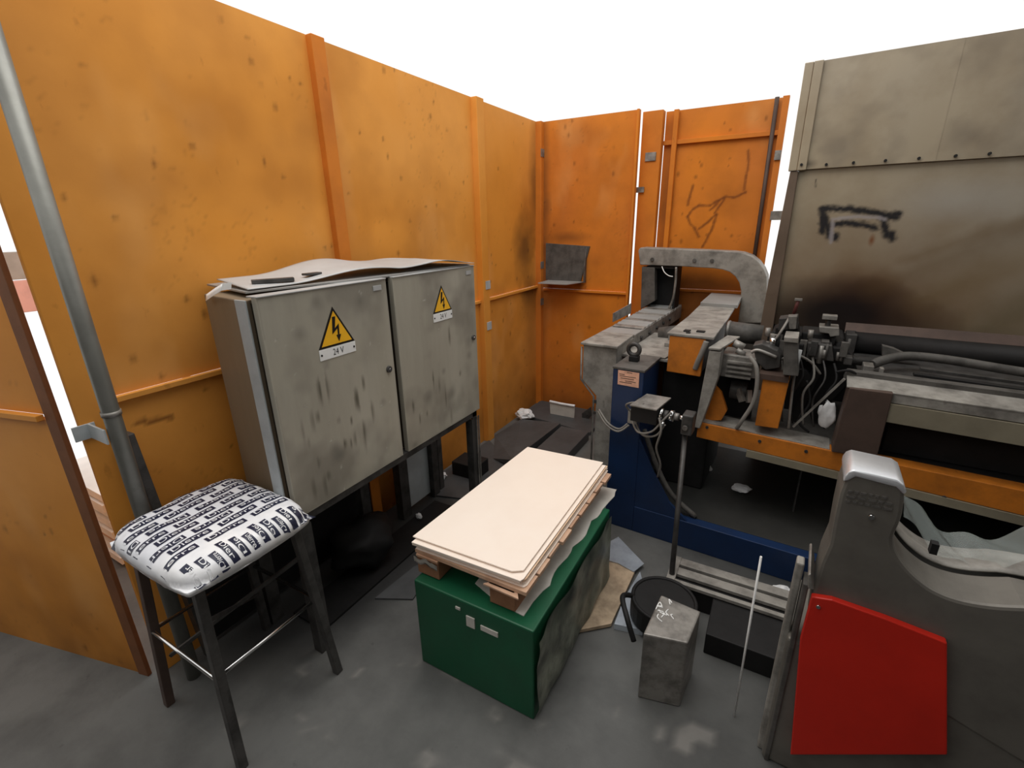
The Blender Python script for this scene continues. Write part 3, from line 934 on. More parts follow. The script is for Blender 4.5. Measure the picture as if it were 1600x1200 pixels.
for k in range(9):
    w_ = .088
    part('deck_board', G().box(-1.05 + rr.uniform(-.004, .004), -.582 + rr.uniform(-.006, .006), yy, yy + w_, .489, .505), PALLET, pa, .0015)
    yy += w_ + .010
part('splinter', G().prism([(-.74, 1.075), (-.60, 1.07), (-.62, 1.10), (-.70, 1.12)], 'z', .482, .488), PALLET, pa)
part('torn_paper', smooth_all(G().surf(lambda a, bb: (-1.05 + .11 * a, 1.078 - .004 * math.sin(9 * a), .482 - .022 * bb + .004 * math.sin(17 * a)), 10, 2, .001)), LINER, pa)

bz = [(.5055, .5100), (.5105, .5180), (.5190, .5270), (.5280, .5330), (.5345, .5400), (.5440, .5490)]
labs = ['lowest cream fibreboard, resting directly on the pallet deck', 'second cream fibreboard from the bottom of the stack', 'third cream fibreboard from the bottom of the stack',
        'third cream fibreboard from the top of the stack', 'second cream fibreboard from the top, set slightly forward', 'topmost cream fibreboard of the stack, fully visible']
for k, (z0, z1) in enumerate(bz):
    dx = [.012, .006, -.002, .008, .004, -.002][k]; dy = [-.002, .008, -.004, .0, -.012, .0][k]
    o = [(-1.064, 1.100), (-.645, 1.112), (-.612, 1.135), (-.624, 1.977), (-1.025, 1.956)]
    if k < 5:
        o = [(-1.060, 1.092), (-.610, 1.106), (-.604, 1.12), (-.612, 1.98), (-1.02, 1.95)]
    single('fibreboard', G().prism([(a + dx, b2 + dy) for a, b2 in o], 'z', z0, z1), BOARD if k != 3 else BOARD_E, labs[k], 'board', (-.84, 1.53, z0), 'cream fibreboards on the pallet', bevel=.0008)

# floor things on the right of the crate
single('plywood_sheet', G().prism([(-0.561,1.966),(-0.423,1.929),(-0.424,1.565),(-0.585,1.422)], 'z', .006, .022), FLYWOOD, 'stained plywood offcut on the floor right of the green crate', 'plywood', (-.5, 1.7, .006))
single('bright_sheet', G().prism([(-0.606,2.072),(-0.573,2.144),(-0.396,1.998),(-0.425,1.916),(-0.513,1.941),(-0.561,1.936)], 'z', .024, .028), SHINY, 'shiny scratched metal sheet on the floor behind the plywood', 'sheet', (-.5, 2.0, .003))
single('glossy_panel', G().prism([(-0.398,1.929),(-0.416,1.722),(-0.410,1.562),(-0.294,1.586),(-0.332,1.789)], 'z', .001, .030), SHINY, 'bright curved metal sheet under the black tub', 'sheet', (-.35, 1.7, .0))
tb_ = thing('black_tub', 'black plastic tub with a round rim on the floor in front of the grate', 'tub', (-.22, 1.70, 0))
def circ(cx, cy, rx, ry, n=28, a0=0, a1=2 * math.pi):
    return [(cx + rx * math.cos(a0 + (a1 - a0) * i / n), cy + ry * math.sin(a0 + (a1 - a0) * i / n)) for i in range(n)]
part('body', G().prism(circ(-.24, 1.69, .135, .135), 'z', .031, .13), BLACKM, tb_, .01)
part('rim', G().ring((-.24, 1.69, .13), .128, .008, 'z', 36), BLACKM, tb_)
part('tub_handle', G().tube([(-.36, 1.66, .12), (-.385, 1.57, .18), (-.34, 1.48, .17), (-.30, 1.45, .10)], .011), BLACKM, tb_)
bx = thing('metal_box', 'dull grey metal box with white scribbles, standing in front of the black tub', 'box', (-.14, 1.45, 0))
q = [(-0.228,1.521),(-0.083,1.506),(-0.099,1.341),(-0.241,1.308)]
part('body', G().prism(q, 'z', 0, .30), STEEL, bx, .006)
g = G()
rs2 = random.Random(12)
for k in range(9):
    px, py = q[0][0] + .01 + rs2.uniform(0, .05), q[0][1] - .02 - rs2.uniform(0, .09)
    g.tube([(px, py, .301), (px + rs2.uniform(-.02, .02), py + rs2.uniform(-.02, .02), .301), (px + rs2.uniform(-.02, .02), py - rs2.uniform(0, .03), .301)], .0022, 5)
part('white_scribble', g, WHITE, bx)

# grate on its black trough
gr = thing('drain_grate', 'grey steel slotted grate over a black trough in front of the blue base', 'grate', (.0, 1.9, 0))
part('trough', G().prism([(-.245, 1.835), (-.06, 1.835), (-.06, 1.62), (.50, 1.62), (.50, 2.0), (-.245, 2.0)], 'z', 0, .10), BLACKM, gr, .004)
for (y0, y1) in ((1.955, 2.005), (1.885, 1.935), (1.828, 1.850)):
    part('slat', G().box(-.225, .50, y0, y1, .105, .122), GREY, gr, .002)
part('end_plate', G().box(-.262, -.225, 1.822, 2.008, .102, .124), GREY, gr, .002)

# papers
def paper(label, x, y, z, r, seed, flat=.4):
    g = lump(G(), (x, y, z + r * flat * .72), r, seed, (1, .8, flat), 3)
    return single('crumpled_paper', g, PAPER, label, 'paper', (x, y, z), 'crumpled white papers lying about')
paper('crumpled white tissue beside the casting, at the foot of the blue base', .21, 2.09, .0, .05, 1.2, .7)
paper('large crumpled white paper on the floor by the booth corner', -1.795, 3.37, .035, .075, 5.5, .6)
paper('white tissue ball on the dark tray, nearest the hanging rod', -.24, 2.86, .166, .032, 8.1, .8)
paper('white crumpled tissue on the dark tray, right of the first ball', -.03, 2.70, .172, .050, 9.6, .35)
paper('white paper scrap on the floor beside the stand leg', -1.83, 2.22, .012, .035, 11.3, .8)
paper('small pale paper scrap under the cabinets', -1.66, 1.78, .02, .02, 13.1, .8)
cs = [(-1.643,0.134),(-1.405,0.134),(-1.408,0.025),(-1.636,0.025)]
single('leaning_sheet', G().prism(cs, 'y', 3.56, 3.566), LINER, 'small pale sheet standing on the plate at the foot of the orange back wall', 'sheet', (-1.6, 3.56, .0))
single('rolled_paper', smooth_all(G().tube([(cs[0][0], 3.56, cs[0][1] + .012), ((cs[0][0] + cs[1][0]) / 2, 3.56, cs[0][1] + .008), (cs[1][0], 3.56, cs[1][1] + .010)], .012)), PAPER, 'crumpled paper roll lying on the small pale sheet in the corner', 'paper', (cs[0][0], 3.56, cs[0][1]))

# steel plates on the floor
g = G()
tp_ = [(-1.66, 2.62, .016), (-1.46, 2.55, .085), (-1.42, 3.29, .085), (-1.80, 3.31, .040), (-1.86, 2.97, .016)]
A_ = [g.bm.verts.new(p) for p in tp_]; B_ = [g.bm.verts.new((p[0], p[1], p[2] - .008 if i not in (1, 2) else .034)) for i, p in enumerate(tp_)]
g.bm.faces.new(A_); g.bm.faces.new(B_[::-1])
for i in range(5):
    j = (i + 1) % 5
    g.bm.faces.new((A_[i], B_[i], B_[j], A_[j]))
single('floor_plate', g, PLATE, 'tilted dark steel plate by the left wall, its thick right edge raised', 'plate', (-1.65, 3.0, .012), 'dark steel plates on the floor')
single('floor_plate', G().prism([(-1.40, 2.45), (-1.16, 2.45), (-1.16, 3.26), (-1.40, 3.26)], 'z', .001, .075), PLATE, 'raised dark steel plate beside the conveyor leg', 'plate', (-1.3, 2.9, 0), 'dark steel plates on the floor', bevel=.003)
single('floor_plate', G().prism([(-1.88, 1.99), (-1.50, 2.10), (-1.46, 2.58), (-1.86, 2.88)], 'z', .001, .011), PLATE, 'flat dark steel plate behind the far cabinet leg', 'plate', (-1.7, 2.4, 0), 'dark steel plates on the floor')
single('floor_plate', G().prism([(-1.44, 1.20), (-1.28, 1.28), (-1.34, 1.60), (-1.42, 1.45)], 'z', .001, .009), PLATE, 'small flat dark plate between cabinets and green crate', 'plate', (-1.37, 1.4, 0), 'dark steel plates on the floor')
single('floor_plate', G().prism([(-1.85, 3.43), (-1.18, 3.34), (-1.18, 3.80), (-1.86, 3.82)], 'z', .001, .03), PLATE, 'wide dark steel plate in the booth corner', 'plate', (-1.5, 3.6, 0), 'dark steel plates on the floor', bevel=.002)
single('angle_upright', G().prism([(-1.354,0.069),(-1.274,0.143),(-1.265,0.062),(-1.344,-0.039)], 'y', 3.6, 3.61), STEEL_D, 'short dark upright plate in the corner beside the conveyor', 'plate', (-1.4, 3.6, .03))

# ================================================================ CONVEYOR
cv = thing('slat_conveyor', 'dusty grey slat conveyor running back into a dark tunnel', 'conveyor', (-.97, 3.1, 0), yaw=YAW)
part('end_housing', G().prism([(-1.062, .985), (-.862, .985), (-.862, 0), (-.972, 0), (-.972, .685), (-1.062, .768)], 'y', 2.445, 2.74), GREY, cv, .003)
part('end_cover', G().prism([(-1.072, 2.425), (-.852, 2.425), (-.868, 2.76), (-1.075, 2.76)], 'z', .986, 1.0), GREY, cv, .003)
part('edge_tube', G().tube([(-.985, 2.44, .02), (-.985, 2.44, .68), (-1.07, 2.44, .775), (-1.07, 2.44, .97)], .006, 6, False), STEEL, cv)
part('hinge', G().box(-.99, -.968, 2.436, 2.444, .64, .66).box(-.99, -.968, 2.436, 2.444, .57, .585), STEEL_D, cv)
part('bed', G().box(-1.08, -.885, 2.76, 3.98, .86, .965), BLACKM, cv, .003)
part('side_rail', G().box(-.885, -.868, 2.76, 3.95, .90, .992), STEEL, cv, .002)
part('side_rail', G().box(-1.10, -1.082, 2.76, 3.72, .90, .985), STEEL, cv, .002)
part('drive_plate', G().box(-1.085, -.87, 2.77, 2.93, .986, .994), SHEET, cv, .002)
for k in range(13):
    v0 = 2.955 + k * .080
    part('slat', G()._hex([(-1.078 - .0022 * k, v0, .978), (-.872, v0, .978), (-.872, v0 + .046, .978), (-1.078 - .0022 * k, v0 + .046, .978), (-1.078 - .0022 * k, v0, .998), (-.872, v0, .998), (-.872, v0 + .046, 1.004), (-1.078 - .0022 * k, v0 + .046, 1.004)]), SHEET if k % 3 else STEEL, cv, .003)
for yy in (3.2, 3.9):
    part('leg', G().box(-1.05, -1.0, yy, yy + .05, 0, .86), STEEL_D, cv)
part('guide_plate', G().prism([(3.05, 1.0), (3.42, 1.0), (3.42, 1.075), (3.05, 1.06)], 'x', -1.118, -1.112), STEEL, cv, .001)
for k in range(5):
    part('rail_bolt', G().cyl((-.868, 2.9 + k * .17, .95), (-.858, 2.9 + k * .17, .95), .012, 10), STEEL_D, cv)

# ================================================================ GANTRY ARM AND TUNNEL
ga = thing('curved_gantry', 'grey cast arm curving over the conveyor tunnel like an inverted U', 'machine arm', (-.6, 3.75, 0), yaw=YAW)
outer = [(-1.185,1.432),(-1.172,1.456),(-0.702,1.443),(-0.510,1.436),(-0.447,1.429),(-0.388,1.408),(-0.339,1.371),(-0.301,1.325),(-0.275,1.274),(-0.261,1.175),(-0.234,0.953)]
inner = [(-0.414,0.936),(-0.417,1.098),(-0.422,1.166),(-0.441,1.223),(-0.472,1.266),(-0.513,1.296),(-0.566,1.312),(-0.636,1.318),(-0.871,1.325),(-1.163,1.326)]
part('arm', G().prism(outer + inner, 'y', 3.72, 3.88), GREY, ga, .006)
part('arm_column', G().prism([(-0.415,0.934),(-0.234,0.951),(-0.174,0.305),(-0.344,0.271)], 'y', 3.73, 3.87), GREY_D, ga, .004)
part('side_plate', G().prism([(-1.150,1.311),(-1.050,1.309),(-1.029,1.055),(-1.136,0.981)], 'y', 3.73, 3.80), GREY_D, ga, .003)
hx0, hx1, hz1, hz0 = -1.115, -.895, 1.318, 1.0
part('tunnel_hood', G().box(hx0, hx0 + .012, 3.74, 3.88, hz0, hz1).box(hx1, hx1 + .015, 3.74, 3.88, .96, hz1).box(hx0, hx1, 3.74, 3.88, hz1 - .015, hz1).box(hx0, hx1, 3.87, 3.88, hz0, hz1), BLACKM, ga)
part('hood_edge', G().tube([(hx1 + .005, 3.735, hz1), (hx1 + .01, 3.735, 1.2), (hx1 + .003, 3.735, 1.08), (hx1 - .02, 3.735, 1.0)], .009, 8), STEEL, ga)
part('loose_wire', G().tube([(-.99, 3.71, 1.32), (-.965, 3.70, 1.28), (-.93, 3.70, 1.255), (-.90, 3.70, 1.25)], .004, 6), WHITE, ga)
for u in (-1.07, -.76, -.64):
    part('boss', G().cyl((u, 3.712, 1.37), (u, 3.722, 1.37), .014, 12), GREY_D, ga)

# ================================================================ BLUE BASE
bl = thing('blue_machine_base', 'dark blue steel column and plinth of the press, with a pink nameplate', 'machine base', (-.3, 2.6, 0), yaw=YAW)
part('column', G().box(-.804, -.642, 2.24, 2.52, 0, .932), BLUE, bl, .004)
part('column_cap', G().box(-.806, -.638, 2.236, 2.53, .933, .945), GREY_D, bl, .002)
part('plinth', G().box(-.642, 2.6, 2.24, 2.30, 0, .158), BLUE, bl, .003)
part('gusset', G().prism([(-.642, .56), (-.56, .40), (-.46, .24), (-.36, .158), (-.642, .158)], 'y', 2.245, 2.262), BLUE, bl)
part('gusset_edge', G().tube([(-.636, 2.30, .60), (-.55, 2.30, .40), (-.46, 2.30, .26), (-.33, 2.30, .168)], .014), GREY_D, bl)
part('tray', G().box(-.64, 2.6, 2.30, 3.25, .12, .160), TRAY, bl, .002)
part('tray_divider', G().box(.10, .108, 2.62, 2.63, .16, .42), STEEL_D, bl)
part('rear_body', G().box(-.64, -.36, 2.60, 3.1, .16, .90), BLACKM, bl, .01)
npl = part('nameplate', G().prism([(-0.775,0.929),(-0.665,0.928),(-0.663,0.850),(-0.774,0.852)], 'y', 2.236, 2.24), COPPERPL, bl, label='faded pink nameplate')
g = G()
for k, (a, b2, z) in enumerate(((-.728, -.700, .921), (-.768, -.74, .908), (-.765, -.68, .899), (-.76, -.69, .888), (-.735, -.68, .875), (-.765, -.70, .866))):
    g.box(a, b2, 2.2352, 2.236, z, z + .003)
part('nameplate_print', g, BROWN, npl)
part('eyebolt_stem', G().box(-.765, -.715, 2.36, 2.40, .945, .975), BLACKM, bl, .004)
part('eyebolt', G().ring((-.745, 2.38, 1.008), .030, .012, 'y'), STEEL_D, bl)

tp = thing('table_plate', 'grey flat machine table between the conveyor and the orange beam', 'machine table', (-.7, 2.9, 0), yaw=YAW)
part('top_plate', G().box(-.862, -.60, 2.54, 3.18, .915, .93), GREY, tp, .002)
part('support', G().box(-.80, -.70, 2.56, 3.1, 0, .915), STEEL_D, tp)
part('small_block', G().box(-.70, -.62, 2.82, 2.90, .93, .955), STEEL, tp, .003)
part('small_block', G().box(-.72, -.66, 2.98, 3.06, .93, .97), STEEL, tp, .003)
part('small_knob', G().cyl((-.68, 3.02, .97), (-.68, 3.02, .99), .02, 14), STEEL_D, tp)
part('folded_plate', G()._hex([(-.80, 2.55, .935), (-.62, 2.54, .935), (-.60, 2.70, .938), (-.78, 2.72, .938), (-.80, 2.55, .939), (-.62, 2.54, .939), (-.60, 2.70, .942), (-.78, 2.72, .942)]), GREY, tp)
part('cup', G().cyl((-.80, 3.10, .93), (-.66, 3.10, .96), .055, 20), GREY_D, tp)

# ================================================================ ORANGE PRESS FRAME
pr = thing('orange_press', 'orange framed industrial bending press with greasy grey mechanisms', 'press', (.2, 2.6, 0), yaw=YAW)
part('long_beam', G().prism([(-.397, .552), (-.397, .638), (.20, .621), (.84, .61), (2.4, .57), (2.4, .46), (.866, .503)], 'y', 2.45, 2.53), ORANGE_M, pr, .003)
part('lower_strip', G().prism([(-.15, .502), (-.15, .541), (.866, .501), (2.4, .458), (2.4, .42), (.877, .460)], 'y', 2.445, 2.475), BEIGE, pr, .001)
part('beam_shelf', G().box(-.385, .30, 2.53, 3.2, .605, .625), GREY_D, pr, .002)
part('black_bed', G().box(.30, 2.4, 2.54, 3.2, .58, .605), BLACKM, pr, .002)
part('mounting_plate', G().prism([(-.385, .645), (.19, .625), (.19, .618), (-.385, .638)], 'y', 2.46, 2.60), GREY, pr, .001)
part('maroon_pipe', G().cyl((-.40, 2.62, .53), (.5, 2.62, .49), .03, 14), MAROON, pr)
part('head_cover', G().prism([(-.598, 2.44), (-.368, 2.44), (-.385, 2.95), (-.41, 3.42), (-.63, 3.42), (-.605, 2.95)], 'z', 1.088, 1.102), GREY, pr, .003)
part('head_beam', G().box(-.585, -.42, 2.47, 3.18, .89, 1.088), GREY_D, pr, .004)
part('cover_plate', G().prism([(-.62, 3.36), (-.39, 3.36), (-.42, 3.85), (-.64, 3.85)], 'z', 1.10, 1.125), SHEET, pr, .003)
part('head_front', G().prism([(-.583, .893), (-.412, .889), (-.408, 1.087), (-.583, 1.087)], 'y', 2.445, 2.47), ORANGE_M, pr, .004)
part('rust_patch', G().box(-.53, -.50, 2.50, 2.54, 1.102, 1.108).box(-.47, -.43, 2.52, 2.55, 1.102, 1.108).box(-.51, -.49, 2.47, 2.49, 1.102, 1.106), BLACKM, pr)
part('slant_arm', G().prism([(-0.381,1.037),(-0.325,1.038),(-0.324,0.907),(-0.351,0.765),(-0.381,0.616),(-0.407,0.617),(-0.392,0.862)], 'y', 2.42, 2.50), GREY, pr, .004)
part('slant_arm_cap', G()._hex([(-.385, 2.415, 1.045), (-.33, 2.415, 1.045), (-.27, 2.60, 1.075), (-.33, 2.60, 1.075), (-.385, 2.415, 1.055), (-.33, 2.415, 1.055), (-.27, 2.60, 1.085), (-.33, 2.60, 1.085)]), GREY, pr, .002)
part('hose', G().tube([(-.40, 2.43, 1.08), (-.415, 2.425, 1.02), (-.43, 2.43, .97), (-.44, 2.44, .93)], .013), CABLE, pr)
part('gusset', G().prism([(-0.381,0.869),(-0.311,0.803),(-0.272,0.711),(-0.293,0.652),(-0.371,0.635)], 'y', 2.50, 2.53), ORANGE_M, pr, .002)
part('orange_post', G().prism([(-0.130,0.930),(-0.021,0.925),(-0.031,0.682),(-0.132,0.677)], 'y', 2.45, 2.60), ORANGE_M, pr, .004)
part('post_top_plate', G().prism([(-0.148,0.949),(-0.027,0.949),(-0.023,0.921),(-0.145,0.924)], 'y', 2.44, 2.62), BROWN, pr)
gb = part('gear_motor', G().prism([(-0.332,1.012),(-0.171,1.006),(-0.163,0.903),(-0.330,0.890)], 'y', 2.50, 2.66), STEEL, pr, .006)
g = G()
for k in range(4):
    z = .90 + k * .024
    g.box(-.30, -.185, 2.475, 2.50, z, z + .010)
part('cooling_fin', g, STEEL, gb)
part('black_recess', G().box(-.36, -.17, 2.66, 2.70, .62, .95), BLACKM, pr)
part('chuck', G().cyl((-.28, 2.60, .80), (-.20, 2.60, .80), .05, 18), STEEL_D, pr, .003)
part('chuck_jaw', G().bar((-.24, 2.56, .82), (-.21, 2.54, .76), .02, .03), STEEL, pr)
part('chuck_jaw', G().bar((-.19, 2.56, .82), (-.18, 2.54, .76), .02, .03), STEEL, pr)
part('cable', G().tube([(-.20, 2.46, 1.02), (-.165, 2.44, .98), (-.15, 2.43, .90), (-.155, 2.43, .80), (-.19, 2.43, .70), (-.21, 2.45, .645)], .010), CABLE, pr)
part('tool_head', G().prism([(-0.199,1.067),(-0.162,1.081),(-0.090,1.055),(-0.074,1.032),(-0.068,0.973),(-0.128,0.954),(-0.172,0.987)], 'y', 2.50, 2.60), STEEL_D, pr, .004)
part('tool_edge', G().tube([(-.20, 2.49, 1.035), (-.17, 2.49, 1.05), (-.09, 2.49, 1.025)], .008), STEEL, pr)
part('cylinder', G().cyl((-.355, 2.85, 1.055), (-.19, 2.86, 1.045), .055, 24), GREY_D, pr)
part('cylinder_cap', G().ring((-.36, 2.85, 1.055), .050, .010, 'x'), STEEL, pr)
part('fitting', G().cyl((-.29, 2.55, 1.06), (-.24, 2.55, 1.04), .020, 12), STEEL, pr)
part('fitting', G().cyl((-.27, 2.53, 1.03), (-.23, 2.53, 1.01), .014, 10), STEEL, pr)
part('control_box', G().prism([(-0.070,1.131),(-0.017,1.131),(0.011,0.966),(-0.050,0.963)], 'y', 2.42, 2.55), GREY_D, pr, .003)
part('box_lid', G().prism([(-0.071,1.141),(-0.016,1.142),(-0.013,1.121),(-0.068,1.121)], 'y', 2.41, 2.56), GREY, pr, .001)
# tall valve column
part('valve_block', G().prism([(-0.122,1.132),(-0.027,1.154),(-0.000,1.020),(-0.111,0.999)], 'y', 2.66, 2.78), BLACKM, pr, .004)
part('valve_body', G().prism([(-0.113,1.182),(-0.035,1.198),(-0.026,1.139),(-0.108,1.124)], 'y', 2.64, 2.74), STEEL_D, pr, .003)
part('valve_top', G().prism([(-0.076,1.201),(-0.038,1.205),(-0.034,1.142),(-0.061,1.139)], 'y', 2.62, 2.68), STEEL, pr, .002)
part('valve_rod', G().cyl((-.055, 2.7, 1.20), (-.045, 2.7, 1.275), .008, 8), MAROON, pr)
part('valve_knob', G().box(-.062, -.03, 2.69, 2.71, 1.268, 1.278), STEEL, pr)
part('clamp', G().prism([(0.059,1.156),(0.139,1.157),(0.146,1.121),(0.111,1.111),(0.103,1.126),(0.066,1.128)], 'y', 2.66, 2.76), STEEL, pr, .003)
part('clamp_pin', G().cyl((.094, 2.7, 1.14), (.092, 2.7, 1.20), .012, 10), STEEL_D, pr)
part('clamp_head', G().box(.065, .125, 2.67, 2.72, 1.19, 1.21), STEEL, pr, .002)
part('dark_slide', G().prism([(-0.009,1.111),(0.119,1.111),(0.226,1.010),(0.236,0.883),(0.156,0.733),(0.108,0.652),(0.032,0.849)], 'y', 2.72, 2.90), BLACKM, pr, .008)
part('slide_block', G().prism([(0.025,1.087),(0.123,1.083),(0.143,1.008),(0.032,1.009)], 'y', 2.60, 2.72), STEEL_D, pr, .004)
part('cross_shaft', G().cyl((-.20, 2.74, 1.00), (.30, 2.74, .99), .022, 14), STEEL_D, pr)
part('thin_rod', G().tube([(-.002, 2.50, 1.06), (-.005, 2.50, .98), (0, 2.49, .85), (.012, 2.49, .68)], .006), STEEL, pr)
part('rod_sleeve', G().cyl((-.002, 2.50, 1.07), (-.006, 2.50, .965), .011, 10), SHEET_L, pr)
part('diagonal_strut', G().bar((.19, 2.50, .96), (.03, 2.52, .68), .012, .010), STEEL, pr)
part('diagonal_strut', G().bar((.10, 2.66, 1.00), (.02, 2.66, .66), .04, .03), BLACKM, pr, .004)
part('white_rag', smooth_all(lump(G(), (.155, 2.56, .76), .05, 21.0, (.7, .5, 1.2))), PAPER, pr)
part('flange', G().cyl((.02, 2.66, .90), (.02, 2.62, .90), .045, 20), BLACKM, pr)
for (u, v, z, r) in ((-.13, 2.62, 1.09, .010), (.05, 2.60, 1.045, .012), (.10, 2.60, 1.04, .010), (.155, 2.62, 1.03, .008), (.17, 2.62, 1.03, .008), (.03, 2.64, 1.12, .012), (-.15, 2.60, 1.12, .012)):
    part('bolt', G().cyl((u, v, z - .02), (u, v, z + .02), r, 10), STEEL, pr)
for pts_ in ([(-.19, 2.60, 1.02), (-.12, 2.57, 1.08), (-.09, 2.58, 1.14), (-.07, 2.64, 1.19)], [(-.10, 2.56, .98), (-.02, 2.55, 1.03), (.05, 2.58, 1.00), (.10, 2.6, .94)],
             [(.05, 2.6, .9), (.08, 2.58, .8), (.05, 2.56, .7), (.1, 2.56, .65)], [(.16, 2.56, .97), (.20, 2.54, .99), (.24, 2.56, .97)], [(-.05, 2.58, .9), (-.03, 2.57, .75), (-.06, 2.57, .66)]):
    part('cable', G().tube(pts_, .006), CABLE if pts_[0][0] < 0 else BLACKM, pr)
part('back_housing', G().box(-.15, .185, 2.92, 3.15, .62, 1.06), BLACKM, pr, .01)
for k in range(7):
    u = -.12 + k * .05
    part('manifold_block', G().box(u, u + .032, 2.60 + .02 * (k % 3), 2.66 + .02 * (k % 3), 1.0 + .012 * (k % 2), 1.035 + .03 * ((k * 5) % 3)), (STEEL_D, GREY_D, BLACKM)[k % 3], pr, .003)

rd = random.Random(31)
for k in range(26):
    u = rd.uniform(-.15, .20); v = rd.uniform(2.57, 2.70); z = rd.uniform(1.03, 1.10)
    hgt = rd.uniform(.02, .06); wd_ = rd.uniform(.008, .022)
    m_ = (STEEL, STEEL_D, GREY_D, BLACKM)[rd.randrange(4)]
    if k % 2:
        part('fitting', G().cyl((u, v, z - .06), (u, v, z + hgt * .5), wd_ * .6, 10), m_, pr)
    else:
        part('clamp_block', G().box(u - wd_, u + wd_, v - .012, v + .012, z - .06, z + hgt * .4), m_, pr, .002)
for k in range(6):
    u = -.08 + k * .045
    part('cable', G().tube([(u, 2.60, 1.02 - .01 * (k % 3)), (u + .02, 2.56, .93), (u - .01, 2.55, .82 + .02 * (k % 2)), (u + .015, 2.57, .68)], .0045 + .001 * (k % 2), 6), (CABLE, STEEL_D, BLACKM)[k % 3], pr)
part('oil_cup', G().cyl((-.12, 2.57, 1.06), (-.12, 2.57, 1.10), .016, 14, .012), CHROME, pr)
for (u, z) in ((-.35, .68), (-.10, .66), (.10, .655), (.45, .575), (.62, .57)):
    part('bolt', G().cyl((u, 2.446, z - .06), (u, 2.452, z - .06), .008, 8), STEEL_D, pr)

# ---- long guide rail of the press
rl_ = thing('guide_rail', 'long pale steel guide rail on a brown end block, right of the press', 'rail', (.8, 2.5, .62), yaw=YAW)
part('end_block', G().prism([(0.209,0.941),(0.363,0.942),(0.363,0.637),(0.196,0.625)], 'y', 2.43, 2.56), BROWN, rl_, .004)
part('rail_body', G().prism([(.19, .945), (.198, .985), (2.4, .955), (2.4, .905)], 'y', 2.55, 2.60), GREY_D, rl_, .002)
part('rail_top', G()._hex([(.20, 2.445, .937), (2.4, 2.445, .905), (2.4, 2.60, .940), (.20, 2.60, .972), (.20, 2.445, .941), (2.4, 2.445, .909), (2.4, 2.60, .944), (.20, 2.60, .976)]), GREY, rl_)
part('upper_band', G().prism([(.355, .895), (.355, .940), (.763, .935), (2.4, .905), (2.4, .86), (.77, .888)], 'y', 2.447, 2.52), GREY, rl_, .001)
part('lower_band', G().prism([(.35, .808), (.35, .892), (.77, .884), (2.4, .856), (2.4, .775), (.795, .798)], 'y', 2.44, 2.50), BEIGE, rl_, .001)
part('rail_foot', G().box(.40, 2.4, 2.60, 2.9, .61, .79), BLACKM, rl_)
cdl = thing('pipe_cradle', 'dark curved cradle and bars lying behind the guide rail', 'cradle', (.6, 2.8, .95), yaw=YAW)
part('curved_tube', G().tube([(.30, 2.72, .985), (.36, 2.78, 1.005), (.45, 2.85, 1.015), (.6, 2.87, 1.01), (.8, 2.86, .995), (1.0, 2.84, .985)], .022), GREY_D, cdl)
part('inner_bar', G().bar((.48, 2.74, .985), (1.1, 2.74, .965), .03, .014), STEEL_D, cdl, .002)
part('inner_bar', G().bar((.45, 2.67, .975), (1.0, 2.67, .955), .035, .012), BLACKM, cdl, .002)
part('cradle_bed', G().box(.25, 2.4, 2.62, 3.2, .90, .945), STEEL_D, cdl, .003)
part('end_clamp', G().box(.26, .30, 2.62, 2.70, .945, 1.0).box(.32, .335, 2.60, 2.64, .945, 1.0), STEEL, cdl, .002)
part('wedge', G().prism([(.36, .975), (.50, .975), (.40, 1.02), (.35, 1.03)], 'y', 2.95, 3.0), GREY_D, cdl)
ro = thing('long_roller', 'long dark horizontal roller under the galvanised screen wall', 'roller', (1.2, 3.14, .95), yaw=YAW)
part('barrel', G().cyl((.24, 3.14, 1.0), (2.5, 3.14, .985), .055, 24), BLACKM, ro)
part('bearing', G().box(.20, .25, 3.08, 3.20, .945, 1.05), STEEL_D, ro, .004)

# ---- actuator on the blue column
ac = thing('actuator_arm', 'small actuator with chrome coupling and tangled wires on the blue column', 'actuator', (-.5, 2.15, .72), yaw=YAW)
part('bracket', G().box(-.66, -.53, 2.12, 2.236, .715, .800), BLACKM, ac, .003)
part('bracket_top', G()._hex([(-.66, 2.10, .80), (-.53, 2.10, .80), (-.50, 2.24, .82), (-.62, 2.24, .82), (-.66, 2.10, .806), (-.53, 2.10, .806), (-.50, 2.24, .826), (-.62, 2.24, .826)]), STEEL, ac)
for k, (r, c_) in enumerate(((.030, CHROME), (.022, STEEL_D), (.028, CHROME), (.018, STEEL))):
    part('coupling', G().cyl((-.53 + k * .024, 2.16, .765), (-.51 + k * .024, 2.16, .765), r, 18), c_, ac)
part('coupling_screw', G().cyl((-.50, 2.13, .74), (-.50, 2.11, .73), .008, 8), CHROME, ac)
part('shaft', G().cyl((-.44, 2.16, .765), (-.40, 2.16, .765), .012, 12), CHROME, ac)
part('rod_head', G().box(-.415, -.365, 2.11, 2.19, .70, .80), STEEL_D, ac, .006)
part('rod_bolt', G().cyl((-.395, 2.108, .74), (-.395, 2.10, .74), .012, 12), STEEL, ac)
part('junction_box', G().box(-.70, -.655, 2.205, 2.238, .66, .73), GREY, ac, .004)
part('push_rod', G().cyl((-.40, 2.15, .70), (-.335, 1.855, .125), .012, 12), STEEL_D, ac)
